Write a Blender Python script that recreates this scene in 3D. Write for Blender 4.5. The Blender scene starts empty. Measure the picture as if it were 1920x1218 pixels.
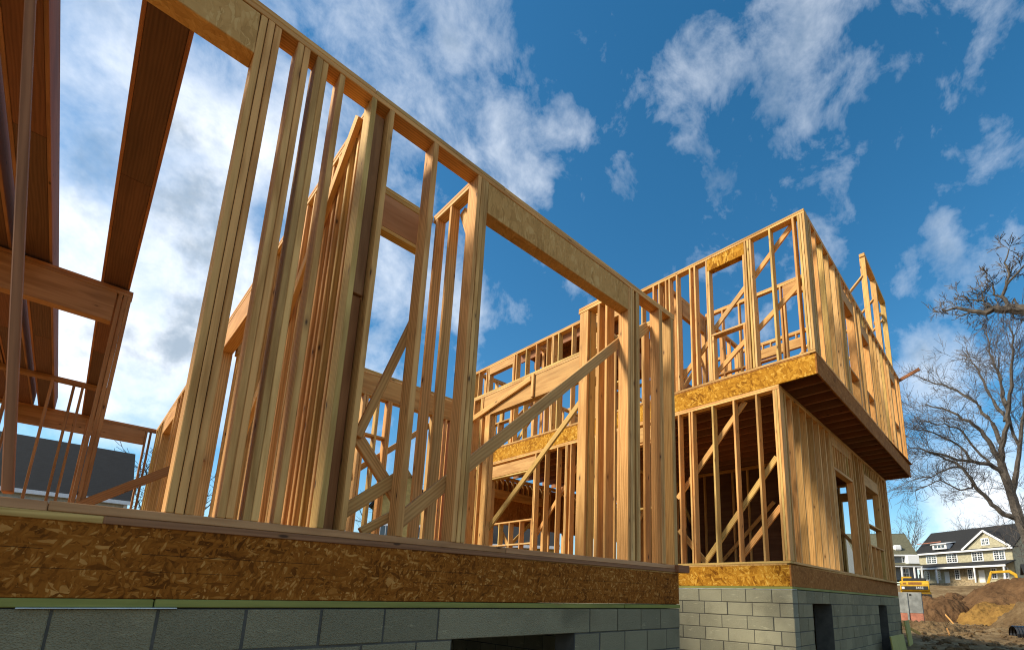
import bpy, bmesh, math, random
from mathutils import Vector, Matrix, noise

random.seed(11)
C = bpy.context.scene.collection
R = math.radians

# ------------------------------------------------------------------ materials
def new_mat(name):
    m = bpy.data.materials.new(name); m.use_nodes = True
    nt = m.node_tree; nt.nodes.clear()
    out = nt.nodes.new('ShaderNodeOutputMaterial'); b = nt.nodes.new('ShaderNodeBsdfPrincipled')
    nt.links.new(b.outputs[0], out.inputs[0])
    return m, nt, b

class G:
    """small helper to wire nodes"""
    def __init__(s, nt): s.nt = nt
    def n(s, t, **kw):
        nd = s.nt.nodes.new(t)
        for k, v in kw.items(): setattr(nd, k, v)
        return nd
    def link(s, a, b): s.nt.links.new(a, b)
    def sock(s, inp, v):
        if hasattr(v, 'is_output'): s.link(v, inp)
        else: inp.default_value = v
    def math(s, op, a, b=0.0, c=None, clamp=False):
        nd = s.n('ShaderNodeMath', operation=op, use_clamp=clamp)
        s.sock(nd.inputs[0], a); s.sock(nd.inputs[1], b)
        if c is not None: s.sock(nd.inputs[2], c)
        return nd.outputs[0]
    def mapping(s, vec, scale=(1, 1, 1), rot=(0, 0, 0), loc=(0, 0, 0)):
        nd = s.n('ShaderNodeMapping'); s.link(vec, nd.inputs[0])
        nd.inputs['Scale'].default_value = scale; nd.inputs['Rotation'].default_value = rot; nd.inputs['Location'].default_value = loc
        return nd.outputs[0]
    def noise(s, vec, scale=1, detail=4, rough=.5, dist=0.0, out='Fac'):
        nd = s.n('ShaderNodeTexNoise'); s.link(vec, nd.inputs['Vector'])
        nd.inputs['Scale'].default_value = scale; nd.inputs['Detail'].default_value = detail
        nd.inputs['Roughness'].default_value = rough; nd.inputs['Distortion'].default_value = dist
        return nd.outputs[out]
    def vor(s, vec, scale=1, out='Distance', feature='F1', rnd=1.0):
        nd = s.n('ShaderNodeTexVoronoi', feature=feature); s.link(vec, nd.inputs['Vector'])
        nd.inputs['Scale'].default_value = scale; nd.inputs['Randomness'].default_value = rnd
        return nd.outputs[out]
    def ramp(s, fac, stops, interp='LINEAR'):
        nd = s.n('ShaderNodeValToRGB'); s.link(fac, nd.inputs[0]); cr = nd.color_ramp; cr.interpolation = interp
        while len(cr.elements) < len(stops): cr.elements.new(0.5)
        for e, (p, c) in zip(cr.elements, stops):
            e.position = p; e.color = (*c, 1) if len(c) == 3 else c
        return nd.outputs[0]
    def mix(s, fac, a, b, mode='MIX'):
        nd = s.n('ShaderNodeMix', data_type='RGBA', blend_type=mode)
        s.sock(nd.inputs[0], fac)
        for i, v in ((6, a), (7, b)):
            if hasattr(v, 'is_output'): s.link(v, nd.inputs[i])
            else: nd.inputs[i].default_value = (*v, 1)
        return nd.outputs[2]
    def mrange(s, v, a, b, c=0.0, d=1.0, smooth=True):
        nd = s.n('ShaderNodeMapRange', interpolation_type='SMOOTHSTEP' if smooth else 'LINEAR')
        s.sock(nd.inputs[0], v)
        for i, x in enumerate((a, b, c, d)): nd.inputs[i + 1].default_value = x
        return nd.outputs[0]
    def bump(s, h, strength=.3, dist=.01):
        nd = s.n('ShaderNodeBump'); s.link(h, nd.inputs['Height'])
        nd.inputs['Strength'].default_value = strength; nd.inputs['Distance'].default_value = dist
        return nd.outputs[0]
    def obj(s, seed=True):
        tc = s.n('ShaderNodeTexCoord').outputs['Object']
        if not seed: return tc
        oi = s.n('ShaderNodeObjectInfo').outputs['Random']
        cx = s.n('ShaderNodeCombineXYZ')
        for i, k in enumerate((37.0, 91.0, 53.0)): s.link(s.math('MULTIPLY', oi, k), cx.inputs[i])
        ad = s.n('ShaderNodeVectorMath', operation='ADD'); s.link(tc, ad.inputs[0]); s.link(cx.outputs[0], ad.inputs[1])
        return ad.outputs[0]
    def rand(s): return s.n('ShaderNodeObjectInfo').outputs['Random']

def wood_mat(name, pale, mid, tints, knots=True, dark=.72):
    m, nt, b = new_mat(name); g = G(nt)
    co = g.obj()
    grain = g.noise(g.mapping(co, (1.1, 16, 16)), 1.5, 5, .6, .6)
    fib = g.noise(g.mapping(co, (3, 150, 150)), 1.0, 3, .6)
    bands = g.n('ShaderNodeTexWave', wave_type='BANDS', bands_direction='Y')
    g.link(g.mapping(co, (.12, 1, 1)), bands.inputs[0]); bands.inputs['Scale'].default_value = 14
    bands.inputs['Distortion'].default_value = 9; bands.inputs['Detail'].default_value = 2; bands.inputs['Detail Scale'].default_value = .6
    f = g.math('ADD', g.math('MULTIPLY', grain, .62), g.math('MULTIPLY', bands.outputs['Fac'], .22))
    f = g.math('ADD', f, g.math('MULTIPLY', fib, .22))
    col = g.ramp(f, [(.33, mid), (.66, pale)])
    tint = g.ramp(g.rand(), [(i / len(tints), t) for i, t in enumerate(tints)], 'CONSTANT')
    col = g.mix(1.0, col, tint, 'MULTIPLY')
    stain = g.noise(g.mapping(co, (.9, 3, 3)), 1.2, 3, .5)
    col = g.mix(g.mrange(stain, .52, .75, 0, .35), col, tuple(c * .55 for c in mid))
    h = f
    if knots:
        v = g.vor(g.mapping(co, (3.0, 9, 9)), 1.0)
        k = g.mrange(v, .05, .10, .9, 0); ring = g.mrange(v, .08, .22, .4, 0)
        col = g.mix(ring, col, (.24, .11, .04)); col = g.mix(k, col, (.05, .022, .01))
    g.link(col, b.inputs['Base Color']); b.inputs['Roughness'].default_value = dark
    b.inputs['Specular IOR Level'].default_value = .25
    g.link(g.bump(h, .25, .004), b.inputs['Normal'])
    return m

def osb_mat(name, shades, scale=1.0, lines=False):
    m, nt, b = new_mat(name); g = G(nt)
    co = g.obj()
    wob = g.noise(co, 9 * scale, 2, .5, 0, 'Color')
    sub = g.n('ShaderNodeVectorMath', operation='MULTIPLY_ADD')
    g.link(wob, sub.inputs[0]); sub.inputs[1].default_value = (.05 / scale,) * 3; g.link(co, sub.inputs[2])
    p = sub.outputs[0]
    cols, hs = [], []
    for ang, sx, sy, off in ((.45, 9, 40, 0), (-.65, 10, 46, 3), (1.45, 11, 38, 7), (.05, 7, 34, 11), (-1.15, 12, 44, 15)):
        q = g.mapping(p, (1, 1, 1), (0, 0, ang), (off, off * .7, 0)); q = g.mapping(q, (sx * scale, sy * scale, 9))
        nd = g.n('ShaderNodeTexVoronoi'); g.link(q, nd.inputs['Vector']); nd.inputs['Scale'].default_value = 1
        sp = g.n('ShaderNodeSeparateColor'); g.link(nd.outputs['Color'], sp.inputs[0])
        cols.append((sp.outputs[0], sp.outputs[1], nd.outputs['Distance']))
    val, hgt = cols[0][0], cols[0][1]
    for a, hh, d in cols[1:]:
        on = g.math('GREATER_THAN', hh, g.math('ADD', g.math('MULTIPLY', hgt, .6), .25))
        edge = g.mrange(d, .35, .62, 1, .45)
        nv = g.math('MULTIPLY', a, edge)
        mx = g.n('ShaderNodeMix', data_type='FLOAT'); g.link(on, mx.inputs[0]); g.link(val, mx.inputs[2]); g.link(nv, mx.inputs[3]); val = mx.outputs[0]
        mh = g.n('ShaderNodeMix', data_type='FLOAT'); g.link(on, mh.inputs[0]); g.link(hgt, mh.inputs[2]); g.link(hh, mh.inputs[3]); hgt = mh.outputs[0]
    fib = g.noise(g.mapping(p, (30, 30, 30)), 1, 4, .65)
    val = g.math('ADD', g.math('MULTIPLY', val, .8), g.math('MULTIPLY', fib, .3))
    val = g.math('ADD', val, g.math('MULTIPLY', g.math('SUBTRACT', g.noise(co, 3.2, 3, .55), .5), .5))
    col = g.ramp(val, [(.08, shades[0]), (.34, shades[1]), (.68, shades[2]), (1.0, shades[3])])
    if lines:      # printed nailing lines and stamps on the board face
        sp = g.n('ShaderNodeSeparateXYZ'); g.link(co, sp.inputs[0]); oc = g.n('ShaderNodeSeparateXYZ'); g.link(g.obj(False), oc.inputs[0])
        for yy, th, fr in ((.035, .0016, .9), (-.045, .0013, 1.3)):
            ln = g.math('LESS_THAN', g.math('ABSOLUTE', g.math('SUBTRACT', oc.outputs[1], yy)), th)
            gate = g.math('GREATER_THAN', g.noise(g.mapping(co, (fr, 0, 0)), 1.0, 2, .5), .5)
            col = g.mix(g.math('MULTIPLY', g.math('MULTIPLY', ln, gate), .75), col, (.012, .006, .004))
    g.link(col, b.inputs['Base Color']); b.inputs['Roughness'].default_value = .85; b.inputs['Specular IOR Level'].default_value = .08
    g.link(g.bump(g.math('ADD', hgt, g.math('MULTIPLY', val, .6)), .55, .006), b.inputs['Normal'])
    return m

def block_mat(name, base, var):
    m, nt, b = new_mat(name); g = G(nt)
    co = g.obj(False)
    at = g.n('ShaderNodeAttribute', attribute_name='tint').outputs['Fac']
    col = g.mix(at, base, var)
    big = g.noise(co, 2.2, 4, .6); fine = g.noise(co, 90, 3, .7); pits = g.vor(co, 160)
    col = g.mix(g.mrange(big, .4, .68, 0, .65), col, tuple(c * .5 for c in base))
    col = g.mix(g.mrange(g.noise(co, 1.1, 3, .5), .62, .74, 0, .7), col, tuple(c * .33 for c in base))
    col = g.mix(g.math('MULTIPLY', fine, .55), col, tuple(min(1, c * 1.35) for c in base))
    g.link(col, b.inputs['Base Color']); b.inputs['Roughness'].default_value = .95; b.inputs['Specular IOR Level'].default_value = .1
    smear = g.noise(g.mapping(co, (1, 1, 4)), 5, 5, .7)
    col = g.mix(g.mrange(smear, .60, .68, 0, .45), col, tuple(min(1, c * 1.6) for c in base)); g.link(col, b.inputs['Base Color'])
    g.link(g.bump(g.math('ADD', fine, g.math('ADD', big, g.math('MULTIPLY', pits, .6))), .9, .012), b.inputs['Normal'])
    return m

def plain(name, col, rough=.7, var=.25, scale=8.0, metal=0.0, bump=.15):
    m, nt, b = new_mat(name); g = G(nt)
    co = g.obj(); n = g.noise(co, scale, 5, .6)
    c = g.mix(g.mrange(n, .3, .75), tuple(x * (1 - var) for x in col), tuple(min(1, x * (1 + var * .6)) for x in col))
    g.link(c, b.inputs['Base Color']); b.inputs['Roughness'].default_value = rough; b.inputs['Metallic'].default_value = metal
    g.link(g.bump(n, bump, .01), b.inputs['Normal'])
    return m

def stripes(name, col, gap, axis, period, rough=.7, depth=.4):
    """lap siding / shingle courses: repeating courses along one object axis"""
    m, nt, b = new_mat(name); g = G(nt)
    co = g.obj(False); sp = g.n('ShaderNodeSeparateXYZ'); g.link(co, sp.inputs[0])
    fr = g.math('FRACT', g.math('DIVIDE', sp.outputs[axis], period))
    n = g.noise(co, 3, 5, .65)
    edge = g.mrange(fr, .0, .16, 1, 0)
    c = g.mix(g.mrange(n, .3, .7), tuple(x * .78 for x in col), tuple(x * 1.15 for x in col))
    c = g.mix(g.math('MULTIPLY', edge, depth), c, gap)
    g.link(c, b.inputs['Base Color']); b.inputs['Roughness'].default_value = rough
    g.link(g.bump(fr, .4, .02), b.inputs['Normal'])
    return m

FIR = wood_mat('fir_lumber', (.73, .45, .18), (.43, .225, .07),
               [(1, 1, 1), (1.02, .88, .75), (.88, .96, .78), (.92, .83, .69), (1.1, 1.04, .9), (.78, .75, .64), (1.0, .92, .8), (1.04, .88, .74)])
FIR_SHADED = wood_mat('shaded_lumber', (.40, .205, .085), (.26, .12, .045), [(1, 1, 1), (1.08, .95, .85), (.86, .84, .8)])  # fir darkened in its colour, standing in for shade under the beams
LVL = wood_mat('header_lumber', (.60, .34, .12), (.43, .21, .065), [(1, 1, 1), (1, .93, .85), (.93, .93, .86)], knots=False)
REDW = wood_mat('red_brown_lumber', (.31, .145, .065), (.20, .088, .038), [(1, 1, 1), (1.1, .95, .85)], knots=True)  # darker, redder lumber tone
TREAT = wood_mat('treated_lumber', (.27, .265, .065), (.17, .175, .04), [(1, 1, 1), (.9, .95, .8)])
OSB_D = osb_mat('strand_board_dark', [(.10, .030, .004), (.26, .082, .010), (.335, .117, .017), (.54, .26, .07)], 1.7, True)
OSB_L = osb_mat('strand_board_sunlit', [(.17, .06, .005), (.40, .175, .016), (.53, .26, .03), (.66, .39, .08)], .8)  # front bands: sunlit gold put into the board colour
OSB_H = osb_mat('strand_lumber', [(.40, .215, .07), (.53, .295, .10), (.57, .325, .115), (.64, .40, .155)], 1.2)
PLATE = wood_mat('plate_lumber', (.56, .30, .14), (.40, .19, .08), [(1, 1, 1), (1.04, .95, .88), (.9, .9, .84)])
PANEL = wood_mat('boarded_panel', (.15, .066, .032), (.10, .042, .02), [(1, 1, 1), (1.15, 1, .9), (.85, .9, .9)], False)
STAIN = wood_mat('stained_header', (.46, .24, .10), (.34, .16, .06), [(1, 1, 1)], False)
OSB_R = osb_mat('strand_board_shaded', [(.20, .075, .016), (.29, .115, .028), (.35, .145, .038), (.42, .195, .06)], .8)  # same board in a browner colour that stands in for shade
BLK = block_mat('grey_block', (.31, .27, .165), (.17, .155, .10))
BLKW = block_mat('sunlit_block', (.35, .33, .23), (.20, .195, .14))  # front blocks: sunlight put into a paler colour
MORT = plain('mortar', (.085, .08, .065), .95)
FOAM = plain('sill_foam', (.62, .68, .70), .6)
WHITE = plain('white_paint', (.78, .79, .80), .5, .08)
GLASS, _nt, _b = new_mat('window_glass')
_b.inputs['Base Color'].default_value = (.03, .04, .05, 1); _b.inputs['Roughness'].default_value = .06; _b.inputs['Specular IOR Level'].default_value = .9
YEL = plain('yellow_paint', (.62, .35, .015), .4, .2, 3)
BLACK = plain('black_steel', (.02, .02, .02), .5)
RUST = plain('rusty_grille', (.25, .10, .02), .7)

# ------------------------------------------------------------------ object helpers
def thing(name, label, cat, loc=(0, 0, 0), group=None):
    o = bpy.data.objects.new(name, None); o.empty_display_size = .1
    o.location = loc; C.objects.link(o); o['label'] = label; o['category'] = cat; o['kind'] = 'thing'
    if group: o['group'] = group
    return o

def link(name, me, mat, parent=None, M=None):
    o = bpy.data.objects.new(name, me); C.objects.link(o)
    if mat and not me.materials: me.materials.append(mat)
    if parent is not None:
        o.parent = parent
        if parent.parent is None: o.matrix_parent_inverse = Matrix.Translation(-Vector(parent.location))
        else: o.matrix_parent_inverse = parent.matrix_basis.inverted()
    if M is not None: o.matrix_basis = M
    return o

def tag(o, label, cat, group=None):
    o['label'] = label; o['category'] = cat; o['kind'] = 'thing'
    if group: o['group'] = group
    return o

_box = {}
def box_mesh(L, w, t, mat, bev=.004):
    key = (round(L, 3), round(w, 3), round(t, 3), mat.name)
    if key in _box: return _box[key]
    bm = bmesh.new(); bmesh.ops.create_cube(bm, size=1)
    for v in bm.verts: v.co = Vector((v.co.x * L, v.co.y * w, v.co.z * t))
    if bev: bmesh.ops.bevel(bm, geom=bm.edges[:], offset=min(bev, t * .2, w * .2, L * .2), segments=1, affect='EDGES')
    me = bpy.data.meshes.new('board'); bm.to_mesh(me); bm.free(); me.materials.append(mat)
    _box[key] = me
    return me

def board(name, p0, p1, wdir, w, t, mat, parent, bev=.004):
    p0, p1 = Vector(p0), Vector(p1); a = p1 - p0; L = a.length; a.normalize()
    wd = Vector(wdir); wd = (wd - a * wd.dot(a)).normalized(); td = a.cross(wd)
    M = Matrix((a, wd, td)).transposed().to_4x4(); M.translation = (p0 + p1) / 2
    return link(name, box_mesh(L, w, t, mat, bev), mat, parent, M)

def jit(s=.002): return random.uniform(-s, s)

class Wall:
    """stud wall: u along the wall, v through its depth, z up"""
    def __init__(s, name, label, org, ang, vsign, d=.14, group=None, cat='stud wall', mat=None):
        s.m = mat
        s.o = Vector((org[0], org[1], 0)); s.u = Vector((math.cos(ang), math.sin(ang), 0))
        s.v = Vector((-s.u.y, s.u.x, 0)) * vsign; s.d = d
        s.root = thing(name, label, cat, (org[0], org[1], org[2] if len(org) > 2 else .3), group)
    def P(s, u, v, z): return s.o + s.u * u + s.v * v + Vector((0, 0, z))
    def stud(s, u, z0, z1, w=.038, d=None, v0=0.0, mat=None, name='stud'):
        d = d or s.d; vv = v0 + d / 2 + jit(.0045); j = jit(.003)
        return board(name, s.P(u + jit(.0015), vv, z0), s.P(u + j, vv + jit(.002), z1), s.v, d, w - .0028, mat or s.m or FIR, s.root)
    def plate(s, u0, u1, z0, z1=None, h=.038, d=None, v0=0.0, mat=None, name='top_plate'):
        """z = under side at either end"""
        z1 = z0 if z1 is None else z1; d = d or s.d; vv = v0 + d / 2
        return board(name, s.P(u0, vv, z0 + h / 2), s.P(u1, vv, z1 + h / 2), s.v, d, h - .001, mat or s.m or FIR, s.root)
    def header(s, u0, u1, z0, z1, d=None, v0=.004, mat=None, dz=0.0, name='header'):
        d = d or s.d - .008; zc = (z0 + z1) / 2; h = z1 - z0
        return board(name, s.P(u0, v0 + d / 2, zc), s.P(u1, v0 + d / 2, zc + dz), s.v, d, h, mat or s.m or LVL, s.root)
    def brace(s, a, b, v, w=.09, t=.038, mat=None, name='brace'):
        p0, p1 = s.P(a[0], v, a[1]), s.P(b[0], v, b[1]); ax = (p1 - p0).normalized()
        return board(name, p0, p1, ax.cross(s.v), w, t, mat or s.m or FIR, s.root)
    def tops(s, u0, u1, z, cut=None):
        """double top plate whose upper face is at z"""
        s.plate(u0, u1, z - .076)
        cuts = [u0 + .0] + ([cut] if cut else []) + [u1]
        for a, b in zip(cuts, cuts[1:]): s.plate(a + .001, b - .001, z - .038, name='top_plate', v0=jit(.002))
    def window(s, u0, u1, sill, head, zb, zt, hmat=None, hh=.24, crip=.4, inner=True):
        """opening u0..u1: king and jack studs, header, sill, cripples"""
        for e, sg in ((u0, -1), (u1, 1)):
            s.stud(e + sg * .057, zb, zt); s.stud(e + sg * .019, zb, head)
        s.header(u0 - .038, u1 + .038, head, min(head + hh, zt), mat=hmat)
        if zt - head - hh > .06:
            u = u0 + .1
            while u < u1: s.stud(u, head + hh, zt); u += .2
        if sill > zb + .05:
            s.plate(u0, u1, sill - .038, name='sill')
            n = max(2, int((u1 - u0) / crip) + 1)
            for i in range(n):
                s.stud(u0 + .02 + (u1 - u0 - .04) * i / (n - 1), zb, sill - .038, name='cripple_stud')
    def fill(s, us, zb, zt, skip=()):
        for u in us:
            if any(a - .09 < u < b + .09 for a, b in skip): continue
            s.stud(u, zb, zt)

def steps(a, b, d=.4064):
    out = []; u = a
    while u < b: out.append(u); u += d
    return out

# ------------------------------------------------------------------ single storey wing: floor, foundation
FL = .29                                   # top of subfloor
def block_wall(name, org, ang, vsign, length, ztop, zbot, ch, bl, mat, parent, joints=None, openings=(), depth=.2, seed=1):
    """coursed concrete block wall as one mesh; openings = (u0, u1, z0, z1)"""
    rnd = random.Random(seed)
    bm = bmesh.new(); tint = bm.faces.layers.float.new('tint')
    u = Vector((math.cos(ang), math.sin(ang), 0)); v = Vector((-u.y, u.x, 0)) * vsign; o = Vector(org)
    def add(u0, u1, z0, z1, off, tv, g=.004, v1=None):
        vs = []
        for zz in (z0 + g, z1 - g):
            for (a, b) in ((u0 + g, off), (u1 - g, off), (u1 - g, v1 or depth), (u0 + g, v1 or depth)):
                q = o + u * a + v * b; vs.append(bm.verts.new((q.x, q.y, zz)))
        fs = []
        for idx in ((0, 1, 5, 4), (1, 2, 6, 5), (2, 3, 7, 6), (3, 0, 4, 7), (4, 5, 6, 7), (3, 2, 1, 0)):
            f = bm.faces.new([vs[i] for i in idx]); f[tint] = tv; fs.append(f)
        return fs
    z = ztop; row = 0
    while z > zbot:
        z0 = z - ch
        if row == 0 and joints: cuts = list(joints)
        else:
            cuts = [0.0]; x = bl / 2 if row % 2 else bl
            if row % 2 == 0 and rnd.random() < .3: x = bl * .75
            while x < length - .06: cuts.append(x + rnd.uniform(-.008, .008)); x += bl
            cuts.append(length)
        for a, b in zip(cuts, cuts[1:]):
            segs = [(a, b)]
            for (q0, q1, qz0, qz1) in openings:
                if z0 + .02 < qz1 and z - .02 > qz0:
                    ns = []
                    for (p, q) in segs:
                        if q <= q0 or p >= q1: ns.append((p, q)); continue
                        if p < q0: ns.append((p, q0))
                        if q > q1: ns.append((q1, q))
                    segs = ns
            for p, q in segs:
                if q - p > .03: add(p, q, z0, z, rnd.uniform(-.004, .004), rnd.random(), rnd.uniform(.004, .0075))
        z = z0; row += 1
    bmesh.ops.recalc_face_normals(bm, faces=bm.faces[:])
    bmesh.ops.bevel(bm, geom=bm.edges[:], offset=.004, segments=1, affect='EDGES')
    me = bpy.data.meshes.new(name); bm.to_mesh(me); bm.free()
    link(name, me, mat, parent)
    # mortar core, cut round the openings
    bm = bmesh.new(); tint = bm.faces.layers.float.new('tint'); us = sorted({0.01, length - .01, *[x for q in openings for x in q[:2]]})
    for a, b in zip(us, us[1:]):
        m = (a + b) / 2; spans = [(zbot, ztop)]
        for (q0, q1, qz0, qz1) in openings:
            if q0 < m < q1: spans = [(qz1, ztop)] + ([(zbot, qz0)] if qz0 > zbot else [])
        for (s0, s1) in spans: add(a, b, s0 + .003, s1 - .003, .006, 0, 0.0, depth - .006)
    bmesh.ops.recalc_face_normals(bm, faces=bm.faces[:])
    me = bpy.data.meshes.new('mortar'); bm.to_mesh(me); bm.free()
    link('mortar', me, MORT, parent)

fd = thing('block_foundation', 'low dark grey block foundation under the brown strand board band, with a long lintel', 'foundation', (1.2, 3.0, -1.4))
J0 = [-3.35, -3.0, -2.62, -2.25, -1.87, -1.5, -1.12, -.75, -.37, .003, .354, .714, 1.092, 1.473, 1.863, 3.436, 3.84, 4.23, 4.59, 4.985]
block_wall('block_course', (-3.35, 3.0, 0), 0, 1, 8.335, -.108, -1.5, .2135, .375, BLK, fd, [j + 3.35 for j in J0], [(5.33, 6.59, -.95, -.3215)], .25, 5)
block_wall('side_course', (4.985, 3.26, 0), math.pi / 2, 1, 4.25, -.108, -1.5, .2135, .375, BLK, fd, None, (), .2, 6)

block_wall('rear_course', (-3.35, 14.3, 0), 0, 1, 8.335, -.108, -1.5, .2135, .375, BLK, fd, None, (), .2, 7)
block_wall('side_course', (-3.35, 3.26, 0), math.pi / 2, -1, 11.0, -.108, -1.5, .2135, .375, BLK, fd, None, (), .2, 8)
block_wall('side_course', (4.985, 7.52, 0), math.pi / 2, 1, 6.8, -.108, -1.5, .2135, .375, BLK, fd, None, (), .2, 9)

fl = thing('floor_platform', 'floor platform with long dark orange strand board band, under the nearest stud wall', 'floor platform', (1.2, 3.0, -.1))
board('sill_plate', (-3.3, 3.09, -.0875), (.33, 3.09, -.0875), (0, 1, 0), .19, .038, TREAT, fl)
board('sill_plate', (.334, 3.092, -.0865), (3.95, 3.092, -.0865), (0, 1, 0), .19, .038, TREAT, fl)
board('sill_plate', (3.954, 3.088, -.086), (4.985, 3.088, -.086), (0, 1, 0), .19, .038, TREAT, fl)
board('sill_foam', (-.1, 3.08, -.1085), (.42, 3.08, -.1085), (0, 1, 0), .2, .005, FOAM, fl)
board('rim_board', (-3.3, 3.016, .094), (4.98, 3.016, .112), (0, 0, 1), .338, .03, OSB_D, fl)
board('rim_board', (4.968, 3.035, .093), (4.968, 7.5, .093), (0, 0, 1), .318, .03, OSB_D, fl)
board('subfloor', (-3.3, 8.7, .268), (4.985, 8.7, .290), (0, 1, 0), 11.38, .044, OSB_H, fl, .001)
board('subfloor_edge', (-3.3, 3.0, .251), (.1, 3.0, .2772), (0, 0, 1), .034, .014, FIR, fl, .004)
board('subfloor_edge', (.1, 2.999, .278), (4.9, 2.999, .3135), (0, 0, 1), .034, .014, REDW, fl, .004)

# ------------------------------------------------------------------ wall nearest the camera
def zb(u): return .337 + .0075 * u          # upper face of the bottom plate
def zt(u): return 3.50 + .0188 * u          # upper face of the double top plate
W = Wall('front_stud_wall', 'tall nearest stud wall of bare lumber on the dark strand board band, two wide openings', (1.2, 3.0, .3), 0, 1)
W.o = Vector((0, 3.0, 0))
W.plate(-3.2, -.08, zb(-3.2) - .045, zb(-.08) - .045, .045, name='bottom_plate', mat=PLATE)
W.plate(-.078, 2.42, zb(-.08) - .041, zb(2.42) - .041, .045, name='bottom_plate', mat=PLATE)
W.plate(2.424, 4.985, zb(2.42) - .041, zb(4.985) - .041, .045, name='bottom_plate', mat=PLATE)
W.plate(4.90, 5.14, .295, .295, .085, .10, -.05, REDW, name='plate_end')
W.plate(-3.2, 5.0, zt(-3.2) - .076, zt(5.0) - .076)
for a, b in ((-3.2, 1.02), (1.022, 2.2), (2.202, 5.0)): W.plate(a, b, zt(a) - .038, zt(b) - .038, v0=jit(.003))
def S(u, w=.038, **k): return W.stud(u, zb(u) + random.uniform(.001, .005), zt(u) - .076, w, **k)
for u in (-1.66, -1.62, -1.58, .326, .364, .402, .534, .572, .650, .688, .797, 1.022, 1.152, 1.518, 1.935, 1.973, 2.011,
          4.04, 4.078, 4.116, 4.182, 4.221, 4.655, 4.694, 4.92, 4.958): S(u, .046 if u == 1.518 else .038)
for u0, u1, m in ((-1.56, .304, OSB_H), (2.032, 4.018, OSB_H)):
    W.header(u0, u1, zt(u0) - .076 - .298, zt(u0) - .078, dz=.0188 * (u1 - u0), mat=m)
W.stud(1.087, 1.95, 3.41, .086, .038, .07, FIR_SHADED, name='backing_board'); W.stud(1.087, .35, 1.948, .086, .038, .1, FIR_SHADED, 'backing_board')
W.brace((1.55, .44), (4.18, 2.99), .162, .10, mat=LVL); W.brace((1.17, .46), (1.62, .84), .16, .085, mat=LVL)
W.brace((1.235, 1.00), (1.56, 2.03), .16, .055, mat=LVL); W.brace((1.24, 1.02), (1.60, .60), .20, .085); W.brace((1.33, .37), (1.55, .52), .165, .06)
W.brace((4.22, 2.95), (4.62, 3.32), .165, .12)
W.brace((-.205, .36), (-.62, 3.3), .07, .034, .09, REDW)

# ------------------------------------------------------------------ other walls of the wing
T = 3.54; Zp = T - .076; B0 = .335
PI2 = math.pi / 2
def cross_wall(name, label, X, y0, y1, d=.14, group=None):     # runs away from the camera, u = world Y, depth towards +X
    w = Wall(name, label, (X, y0 + .2, .3), PI2, -1, d, group); w.o = Vector((X, 0, 0)); return w
def back_wall(name, label, Y, x0, d=.14, group=None, mat=None):          # parallel to the near wall, u = world X, depth towards +Y
    w = Wall(name, label, (x0, Y, .3), 0, 1, d, group, mat=mat); w.o = Vector((0, Y, 0)); return w

w = cross_wall('side_stud_wall', 'long stud wall running back behind the nearest wall, one diagonal brace across its studs', 1.04, 3.14, 14.4)
w.plate(3.145, 14.4, FL, name='bottom_plate', h=.045); w.tops(3.145, 14.4, T, 7.9)
w.fill([3.2, 3.31, 3.45, 3.60, 3.69, 3.84, 4.25, 4.45, 4.65, 5.05, 5.42, 5.46, 5.82, 6.2, 6.24, 7.72, 7.76, 8.2, 8.6, 9.0, 9.4, 9.8, 10.2, 10.6, 11.0, 11.4, 13.1, 13.5, 13.9, 14.3], B0, Zp)
for a, b in ((6.28, 7.68), (11.5, 13.0)):
    w.header(a, b, 3.13, Zp); w.stud(a + .02, B0, 3.13, name='jack_stud'); w.stud(b - .02, B0, 3.13, name='jack_stud')
w.stud(11.46, B0, Zp); w.stud(13.04, B0, Zp)
w.brace((3.27, 3.49), (6.12, .66), -.022, .10)

for nm, X, lab, us in (('short_stud_wall', 1.95, 'short return wall of two studs behind the post left of the wide header', (3.71, 3.47)),
                   ('short_stud_wall', 4.02, 'short return wall with a broad pale corner post inside the wide header opening', (3.45, 3.33))):
    w = cross_wall(nm, lab, X, 3.14, 3.76, .14 if X > 3 else .09)
    w.plate(3.145, 3.78, FL, name='bottom_plate', h=.045); w.tops(3.145, 3.78, T)
    w.fill(us, B0, Zp)
    if X > 3:
        w.stud(3.69, B0, Zp, .14, .038, 0, name='corner_post'); w.stud(3.74, B0, Zp, .038, .1, .04); w.stud(3.62, B0, Zp, .038, .1, .04)
    else:
        w.brace((3.2, 2.95), (3.42, 3.44), .11, .09)
w = back_wall('header_wall', 'short wall with a stained header high up, behind the nearest wall', 3.78, 1.3, .09)
w.tops(1.18, 1.95, T); w.header(1.18, 1.93, 3.14, Zp, .08, mat=STAIN); w.plate(1.18, 1.93, 3.10, name='header_plate'); w.plate(1.18, 2.09, FL, name='bottom_plate', h=.045)
w.stud(1.21, B0, 3.10, name='jack_stud'); w.stud(1.91, B0, 3.10, name='jack_stud')
w = back_wall('alcove_wall', 'low brown boarded panel wall set back behind the right end of the wide header', 3.80, 4.2, .09)
w.tops(4.17, 4.86, T); w.plate(4.17, 4.86, FL, name='bottom_plate', h=.045); w.fill((4.3, 4.62, 4.82), B0, Zp)

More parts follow.
